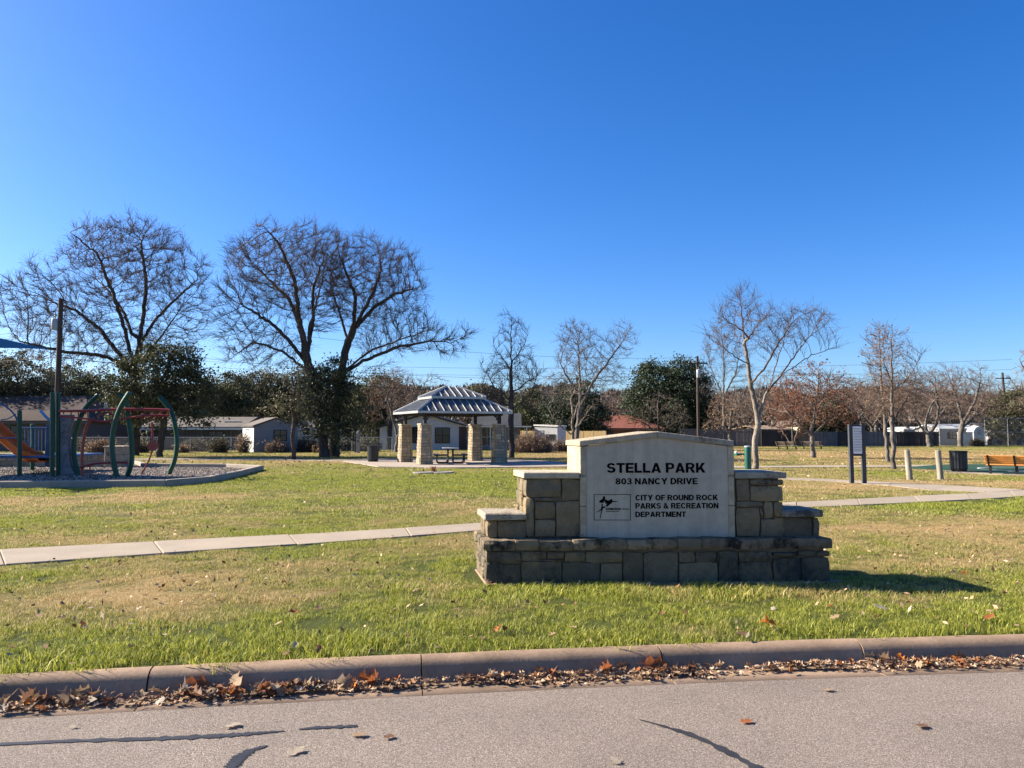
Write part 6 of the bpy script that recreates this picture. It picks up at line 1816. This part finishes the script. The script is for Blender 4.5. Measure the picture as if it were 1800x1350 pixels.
# shrubs and brush along the back fence
def shrub(label, px, py, Y, rx, ry, seed, twig, leaf=None, nl=600, group=None):
    g = Vector((X(px, Y), Y, 0)); s = Y / F
    root = empty('shrub', g, 0, label, 'shrub', group)
    rng = np.random.RandomState(seed)
    n = int(500 * rx / 25)
    a = rng.rand(n) * 6.283; q = np.sqrt(rng.rand(n))
    p0 = np.stack([np.cos(a) * q * rx * s * .8, np.sin(a) * q * rx * s * .6, np.zeros(n)], -1)
    h = 2 * ry * s * np.sqrt(np.clip(1 - q ** 2 * .85, 0, 1)) * (.55 + .5 * rng.rand(n))
    p1 = p0 + np.stack([rng.randn(n) * .22, rng.randn(n) * .22, h], -1); mid = (p0 + p1) / 2 + rng.randn(n, 3) * .12
    r = np.full(n, .012)
    link('stems', np_mesh('stems', *joinq([tubes(p0, mid, r, r * .8, 3), tubes(mid, p1, r * .8, r * .5, 3)]), 4), twig, root)
    if leaf is not None:
        f = rng.rand(nl)[:, None]; k = rng.randint(0, n, nl)
        c = mid[k] * (1 - f) + p1[k] * f + rng.randn(nl, 3) * .12
        me = np_mesh('leaves', *leaf_quads(c, .07, rng), 4); add_attr(me, 'tint', np.repeat(rng.rand(nl), 4)); link('leaves', me, leaf, root, kind='stuff')
    return root
shrub('broad mound of brown brush in front of the white shed', 935, 795, 58, 44, 19, 1, TW_warm, LF_tan, 1500)
shrub('smaller brown brush clump right of the mound, against the shed wall', 984, 795, 60, 16, 13, 2, TW_grey, LF_tan, 300)
shrub('tan dried shrub against the sunlit outbuilding wall', 430, 797, 57, 10, 19, 3, TW_warm, LF_tan, 420)
shrub('thin dry shrub by the chain link fence under the outbuilding window', 487, 797, 57.5, 24, 12, 4, TW_grey, LF_tan, 450)
shrub('dark green shrub in front of the low porch', 386, 797, 57.5, 18, 15, 5, TW_dark, LF_ever, 800)
shrub('low tan shrub near the live oak trunk', 322, 798, 57, 12, 8, 6, TW_warm, LF_tan, 260)
shrub('scraggly brown shrub behind the climbing frame', 180, 797, 57, 26, 14, 7, TW_warm, LF_tan, 700)
shrub('scraggly dark shrub behind the red spinner', 245, 797, 57.5, 22, 13, 8, TW_dark, LF_olive, 500)
shrub('brown weedy shrub between the meter post and the small tree', 575, 797, 58, 26, 10, 9, TW_warm, LF_tan, 500)
shrub('dark shrub at the foot of the dark evergreen', 545, 797, 58.5, 22, 13, 10, TW_dark, LF_ever, 600)
for k, (px_, rx_, ry_, tw_, lf_, lb_) in enumerate(((150, 40, 13, TW_dark, LF_ever, 'dark brush at the fence behind the climbing wall'), (345, 26, 12, TW_dark, LF_olive, 'dark brush at the fence under the porch'), (455, 26, 11, TW_grey, LF_tan, 'grey brush at the fence before the outbuilding'),
        (525, 26, 12, TW_dark, LF_olive, 'dark brush at the fence right of the outbuilding'), (605, 24, 12, TW_dark, LF_ever, 'dark brush behind the fence by the dark trunks'), (650, 24, 13, TW_dark, LF_ever, 'dark brush at the fence by the leaning bare tree'))):
    shrub(lb_, px_, 797, 60.6 + .2 * k, rx_, ry_, 40 + k, tw_, lf_, 1500)
shrub('dark round shrub by the far right house', 1716, 786, 82, 14, 8, 11, TW_dark, LF_ever, 500)

# far rows of bare trees behind the houses: one tree of each kind, then copies
protos = []
for k, (sd, rt) in enumerate(((201, .2), (202, .22), (203, .2))):
    E = [(np.array([0, 0, 5.2]), (3.2, 3.0, 2.6)), (np.array([1.2 - k, .5, 6.4]), (2.0, 2.0, 1.6)), (np.array([-1.4 + k * .5, -.4, 4.4]), (2.2, 2.0, 1.7))]
    L = [[(0, 0, -.1), (.1 * k, 0, 1.2), (.1, .1, 2.4)], [(.1, .1, 2.2), (1.0, .3, 3.4), (1.8, .4, 4.6)], [(.1, .1, 2.3), (-.8, -.3, 3.6), (-1.4, -.3, 5)]]
    ms = tree_meshes(L, E, sd, 620, .34, .5, rt, ntw=3, twl=.65, tip=.014)
    root = empty('bare_tree', (0, 0, 0), 0, 'x', 'tree', 'bare trees in the rows behind the houses')
    link('trunk', ms['trunk'], BK_grey, root); link('branches', ms['branches'], (TW_grey, TW_warm, TW_grey)[k], root)
    protos.append(root)
r = random.Random(12)
spots = []
for px in range(-60, 1880, 46):
    Y = r.uniform(98, 128)
    top = 688 if px < 900 else (682 if px < 1250 else 662)
    spots.append((px + r.uniform(-16, 16), Y, top + r.uniform(-14, 16)))
for px in (640, 690, 720, 1090, 1240, 1500, 1530, 1590, 1620, 1740, 1350, 1475, 860, 960):
    spots.append((px + r.uniform(-8, 8), r.uniform(88, 96), (700 if px < 1000 else 672) + r.uniform(-12, 14)))
for i, (px, Y, ty) in enumerate(spots):
    o_ = protos[i] if i < 3 else copy_tree(protos[i % 3])
    h = Zp(ty, Y); s = h / 8.0
    o_.location = (X(px, Y), Y, 0); o_.rotation_euler = (0, 0, r.uniform(0, 6.28)); o_.scale = (s * r.uniform(1.0, 1.3), s * r.uniform(1.0, 1.3), s)
    place = ('behind the play tower house', 'behind the huge tree and live oak', 'behind the long low house', 'behind the paired dark trees', 'behind the white gabled house', 'behind the white shed', 'behind the red roofed house',
             'behind the transformer pole', 'behind the russet oak', 'behind the notice board', 'behind the far right pair of trees', 'beyond the ball screen')[int(np.searchsorted([150, 290, 440, 640, 840, 990, 1110, 1260, 1450, 1560, 1700], px))]
    o_['label'] = ('grey twigged' if i % 3 != 1 else 'warm brown twigged') + (' bare tree in the far row ' if i < 43 else ' bare tree just ') + place

# the far wood that closes the gaps, one mass
rng = np.random.RandomState(31)
n = 95000
px = rng.uniform(-120, 1920, n); Y = rng.uniform(118, 150, n)
top = 708 + 16 * (fbm(px / 60, px * 0 + 3, 5, 3) - .5) * 2 + np.where(px > 1000, -20, -26)
x = (px - 900) / F * Y; zt = EYE + (758 - top) / F * Y
z = zt * rng.rand(n) ** .9
c = np.stack([x, Y, z], -1)
V, Q = leaf_quads(c, .40, rng, 0)
V = np.repeat(c, 4, 0) + (V - np.repeat(c, 4, 0)) * np.array([.55, .55, 1.5])
me = np_mesh('far_wood', V, Q, 4)
tt = np.clip(fbm(x / 6, Y / 6, 12, 2) + rng.randn(n) * .18, 0, 1); add_attr(me, 'tint', np.repeat(tt, 4))
M_wood = leafmat('far winter wood', (.022, .024, .014), (.125, .095, .078), .1)
link('far_wood', me, M_wood, kind='stuff', label='far winter wood closing the view behind the houses')

# ------------------------------------------------------------------ fallen leaves
def leafm(name, c, var=.3):
    m = Mat(name)
    f = m.noise(45, 4, .6); rr = m.rnd()
    col = m.mix(1.0, m.ramp(f, [(.3, tuple(x * (1 - var) for x in c)), (.7, c)]), m.ramp(rr, [(0, .75), (1, 1.12)]), 'MULTIPLY')
    m.col(col); m.rough(.7, .2)
    t = m.n.new('ShaderNodeBsdfTranslucent'); m.l.new(col, t.inputs['Color'])
    mx = m.n.new('ShaderNodeMixShader'); mx.inputs[0].default_value = .3
    m.l.new(m.b.outputs[0], mx.inputs[1]); m.l.new(t.outputs[0], mx.inputs[2]); m.l.new(mx.outputs[0], m.out.inputs['Surface'])
    return m.m
LM = {'tan': leafm('tan dead leaf', (.40, .275, .165)), 'brown': leafm('brown dead leaf', (.235, .13, .075)), 'rust': leafm('rust dead leaf', (.36, .125, .045)), 'orange': leafm('orange dead leaf', (.68, .22, .035)), 'pale': leafm('pale dead leaf', (.50, .42, .32))}
def leaf_shape(seed, curl, fold):
    r = random.Random(seed)
    prof = [(-.50, 0.05), (-.42, .24), (-.30, .30), (-.20, .46), (-.10, .24), (.05, .28), (.18, .50), (.26, .26), (.36, .14), (.58, .0)]
    U = [(x + r.uniform(-.03, .03), y * r.uniform(.8, 1.15)) for x, y in prof[:-1]] + [(prof[-1][0], 0)]
    Lw = [(x + r.uniform(-.03, .03), -y * r.uniform(.8, 1.15)) for x, y in prof[:-1]]
    spine = [(-.5, 0), (-.25, 0), (0, 0), (.25, 0), (.58, 0)]
    def bend(x, y):
        a = abs(y)
        return (x * (1 - abs(curl) * .25 * x * x), y * (1 - fold * .3), curl * x * x + fold * a * (.6 + a) + r.uniform(-.02, .02))
    vs = [bend(x, y) for x, y in spine]
    nU = len(vs); vs += [bend(x, y) for x, y in U]; nL = len(vs); vs += [bend(x, y) for x, y in Lw]
    fs = []
    def strip(off, pts, flip, tipi):
        n = len(pts)
        for i in range(n - 1):
            a, b = off + i, off + i + 1
            xm = (pts[i][0] + pts[i + 1][0]) / 2
            s = min(range(5), key=lambda k: abs(spine[k][0] - xm))
            fs.append((s, a, b) if flip else (s, b, a))
        for k in range(4):
            xm = (spine[k][0] + spine[k + 1][0]) / 2
            i = min(range(n), key=lambda k2: abs(pts[k2][0] - xm))
            f = (k, k + 1, off + i)
            if len(set(f)) == 3: fs.append(f if not flip else (k + 1, k, off + i))
    strip(nU, U, False, 0); strip(nL, Lw + [], True, 0)
    n = len(vs)
    vs += [(-.5, .018, vs[0][2]), (-.5, -.018, vs[0][2]), (-.86, .008, vs[0][2] + .10), (-.86, -.008, vs[0][2] + .10)]
    fs.append((n, n + 2, n + 3, n + 1))
    return vs, fs
shapes = [leaf_shape(s, c, f) for s, c, f in ((1, .25, .35), (2, .55, .7), (3, -.35, .5), (4, .1, .12), (5, .8, .9), (6, -.5, -.25), (7, .3, 1.1))]
meshes = {}
def leaf_mesh(k, colr):
    if (k, colr) not in meshes:
        me = bpy.data.meshes.new('fallen_leaf'); me.from_pydata(shapes[k][0], [], shapes[k][1]); me.update(); me.materials.append(LM[colr])
        me.polygons.foreach_set('use_smooth', [True] * len(me.polygons)); meshes[(k, colr)] = me
    return meshes[(k, colr)]
def put_leaf(loc, rot, size, k, colr, label, group):
    o = bpy.data.objects.new('fallen_leaf', leaf_mesh(k, colr)); C.objects.link(o)
    o.location = loc; o.rotation_euler = rot; o.scale = (size,) * 3
    return tag(o, label, 'leaf', group)
r = random.Random(77)
GUTL = {'tan': 'tan dry curled leaf in the gutter drift', 'brown': 'dark brown crumpled leaf in the gutter drift', 'rust': 'rust brown curled leaf in the gutter drift',
        'orange': 'bright orange leaf in the gutter drift', 'pale': 'pale bleached leaf in the gutter drift'}
def gutter_z(d): return float(np.interp(-d, [.148, .165, .205, .235, .30, .47], [-.04, -.068, -.15, -.163, -.165, -.161]))
for k in range(290):
    x = r.uniform(-3.9, 4.7)
    if r.random() < .45: x = min(r.uniform(-3.9, 4.7), r.uniform(-3.9, 4.7))
    if math.sin(x * 2.7) + math.sin(x * 6.1 + 1) < r.uniform(-1.8, .5): continue
    d = -.225 - abs(r.gauss(0, .06)); d = max(d, -.40)
    s = r.choice((r.uniform(.045, .08), r.uniform(.06, .12))) * (1.12 if x < 0 else .9)
    colr = r.choices(['tan', 'brown', 'rust', 'orange', 'pale'], [.38, .22, .22, .09, .09])[0]
    up = r.random()
    tilt = r.uniform(-1.2, 1.2) if up < .16 else r.gauss(0, .3)
    z = gutter_z(d) + .025 + s * (.30 if abs(tilt) > .7 else .10) + r.uniform(0, .018) * max(0, 1 + (d + .23) / .15)
    sec = ('left of every curb joint', 'between the left joints', 'below the sign, left half', 'below the sign, right half', 'right of every curb joint')[int(np.searchsorted(jx[3:7], x))]
    put_leaf((x, float(yc(x)) + d, z), (tilt, r.gauss(0, .3), r.uniform(0, 6.28)), s, r.randrange(7), colr, ('small ' if s < .075 else '' if s < .1 else 'large ') + GUTL[colr].replace(' in the', (' tipped up' if abs(tilt) > .6 else '') + ' in the') + ', ' + sec, 'fallen leaves drifted along the gutter')
# a few on the curb and at its joints
for px, py, colr, s, k in ((345, 1205, 'rust', .17, 1), (205, 1180, 'tan', .11, 2), (1165, 1190, 'rust', .17, 4), (1540, 1160, 'tan', .10, 2), (1100, 1178, 'brown', .10, 0)):
    g = G(px, py, -.10)
    put_leaf((g.x, float(yc(g.x)) - .19, -.105), (r.uniform(.9, 1.3), 0, r.uniform(-.5, .5)), s, k, colr, {'rust': 'rust leaf propped against the curb face at a joint', 'tan': 'tan leaf propped against the curb face near its rightmost joint' if px > 1000 else 'tan leaf resting on the curb top, left of the leftmost joint', 'brown': 'brown leaf propped against the curb face'}[colr], 'leaves propped on the curb')
# verge
VL_ = {'tan': 'tan dry leaf lying in the verge grass', 'brown': 'dark brown dry leaf lying in the verge grass', 'rust': 'rust coloured leaf lying in the verge grass', 'pale': 'pale bleached leaf lying in the verge grass', 'orange': 'orange leaf lying in the verge grass'}
spots = [(1352, 1098, 'orange', .135, 'vivid orange leaf standing in the verge grass right of the sign base'), (876, 1107, 'rust', .09, 'lone rust leaf in the grass just above the curb, left of the sign'),
         (1547, 1070, 'pale', .12, 'pale leaf standing out on the verge at the right of the sign shadow'), (1303, 1117, 'brown', .11, 'nearly black leaf just above the curb, under the vivid orange leaf'), (1740, 1088, 'rust', .10, 'rust leaf at the curb edge far right'),
         (515, 1080, 'rust', .085, 'rust leaf in the grass left of the sign, half way to the curb'), (325, 1023, 'rust', .07, 'rust leaf on the tan patch of the verge'), (1697, 1011, 'rust', .10, 'rust leaf in the tip of the sign shadow')]
for px, py, colr, s, lb in spots:
    g = G(px, py, .03); put_leaf((g.x, g.y, .045), (r.uniform(-.5, .2), r.gauss(0, .3), r.uniform(0, 6.28)), s, r.randrange(4), colr, lb, 'fallen leaves on the verge')
n = 0
while n < 62:
    px, py = r.uniform(0, 1800), r.uniform(985, 1160)
    g = G(px, py, 0.02)
    if g.y < float(yc(g.x)) + .08 or any(inpoly(np.array([g.x]), np.array([g.y]), kp)[0] for kp in keepout + [SIGN_FOOT]): continue
    colr = r.choices(['tan', 'brown', 'rust', 'pale'], [.34, .38, .12, .16])[0]
    put_leaf((g.x, g.y, lawn_z(np.array([g.x]), np.array([g.y]))[0] + r.uniform(.035, .055)), (r.gauss(0, .3), r.gauss(0, .3), r.uniform(0, 6.28)), r.uniform(.04, .085), r.randrange(7), colr, VL_[colr].replace('lying in the verge grass', 'in the grass') + (', left of the sign' if px < 840 else ', in front of the sign' if px < 1460 else ', right of the sign') + (' near the curb' if py > 1080 else ''), 'fallen leaves on the verge'); n += 1
# road
for px, py, colr, s, lb in ((520, 1323, 'pale', .10, 'pale leaf lying flat on the road beside the tar hook'), (408, 1275, 'pale', .09, 'pale leaf on the road close to the gutter, above the long tar strip'), (630, 1293, 'tan', .08, 'thin tan leaf on the road below the short tar dash'),
                            (1312, 1270, 'rust', .075, 'rust leaf on the bare road near the slanting tar strip'), (1082, 1342, 'pale', .07, 'small pale leaf at the bottom edge of the road'), (683, 1297, 'brown', .07, 'brown twig like leaf on the road, right of the thin tan leaf'),
                            (1620, 1279, 'brown', .09, 'dark leaf alone on the road at the right'), (1455, 1212, 'tan', .07, 'tan leaf spilling from the gutter onto the road'), (129, 1276, 'pale', .05, 'small pale leaf on the concrete lip at far left')):
    g = G(px, py, -.14); z = road_z(g.x, g.y)
    put_leaf((g.x, g.y, z + .012), (r.gauss(0, .12), r.gauss(0, .12), r.uniform(0, 6.28)), s, 3, colr, lb, 'fallen leaves on the road')
# the crumbs of the drift, too many to count
rng = np.random.RandomState(5)
VV = []; FF = []; nv = 0; tint = []
for k in range(6000):
    vs, fs = shapes[rng.randint(7)]
    x = rng.uniform(-6.5, 7.0)
    d = -.225 - abs(rng.randn()) * .068 * (1.0 + .45 * math.sin(x * 2.1) + .3 * math.sin(x * 5.3))
    if d < -.43: continue
    if math.sin(x * 2.7) + math.sin(x * 6.1 + 1) < rng.uniform(-2.8, .3): continue
    s = rng.choice((rng.uniform(.012, .03), rng.uniform(.02, .06)))
    th = rng.uniform(0, 6.28); tl = rng.randn(2) * .22
    M = Matrix.Rotation(th, 3, 'Z') @ Matrix.Rotation(tl[0], 3, 'X') @ Matrix.Rotation(tl[1], 3, 'Y')
    A_ = (np.array(vs) * s) @ np.array(M).T + np.array([x, float(yc(x)) + d, gutter_z(d) + .014 + rng.uniform(0, .035) * max(.1, 1 + (d + .24) / .18)])
    VV.append(A_); tint += [rng.rand()] * len(vs)
    FF += [tuple(i + nv for i in f) for f in fs]; nv += len(vs)
m = Mat('leaf crumbs'); t_ = m.attr('tint').outputs['Fac']
m.col(m.ramp(t_, [(0, (.12, .06, .032)), (.35, (.27, .145, .078)), (.7, (.41, .27, .16)), (1, (.54, .42, .29))])); m.rough(.8, .2)
me = bpy.data.meshes.new('leaf_litter'); me.from_pydata(np.concatenate(VV).tolist(), [], FF); me.update(); add_attr(me, 'tint', tint)
link('leaf_litter', me, m.m, kind='stuff', label='loose drift of small broken leaves along the gutter')
# small pale flecks of leaf over the lawns
x, y, r_ = band(5.2, 60, 6500, 9, .1)
k = r_.rand(len(x)) < np.clip(.25 + fbm(x * .15, y * .15, 4, 2), 0, 1)
x, y = x[k], y[k]
c = np.stack([x, y, lawn_z(x, y) + np.where(y < 14, .045, .036) + .012 * r_.rand(len(x))], -1)
V, Q = leaf_quads(c, .034, r_, 3.0)
s = np.repeat(np.clip(y / 22, .8, 1.7) * (.5 + .8 * r_.rand(len(x))), 4)[:, None]
V = np.repeat(c, 4, 0) + (V - np.repeat(c, 4, 0)) * s
x2, y2, r2 = band(5.2, 13, 1500, 19, .06)
k = r2.rand(len(x2)) < np.clip(fbm(x2 * .9, y2 * .9, 44, 3) * 2.4 - .6, .08, 1); x2, y2 = x2[k], y2[k]
c2 = np.stack([x2, y2, lawn_z(x2, y2) + .030 + .02 * r2.rand(len(x2))], -1)
V2, Q2 = leaf_quads(c2, .026, r2, 1.5)
Q = np.concatenate([Q, Q2 + len(V)]); V = np.concatenate([V, V2]); x = np.concatenate([x, x2])
me = np_mesh('lawn_litter', V, Q, 4); add_attr(me, 'tint', np.repeat(r_.rand(len(x)), 4))
link('lawn_litter', me, m.m, kind='stuff', label='scattered small leaf flecks over the lawn')
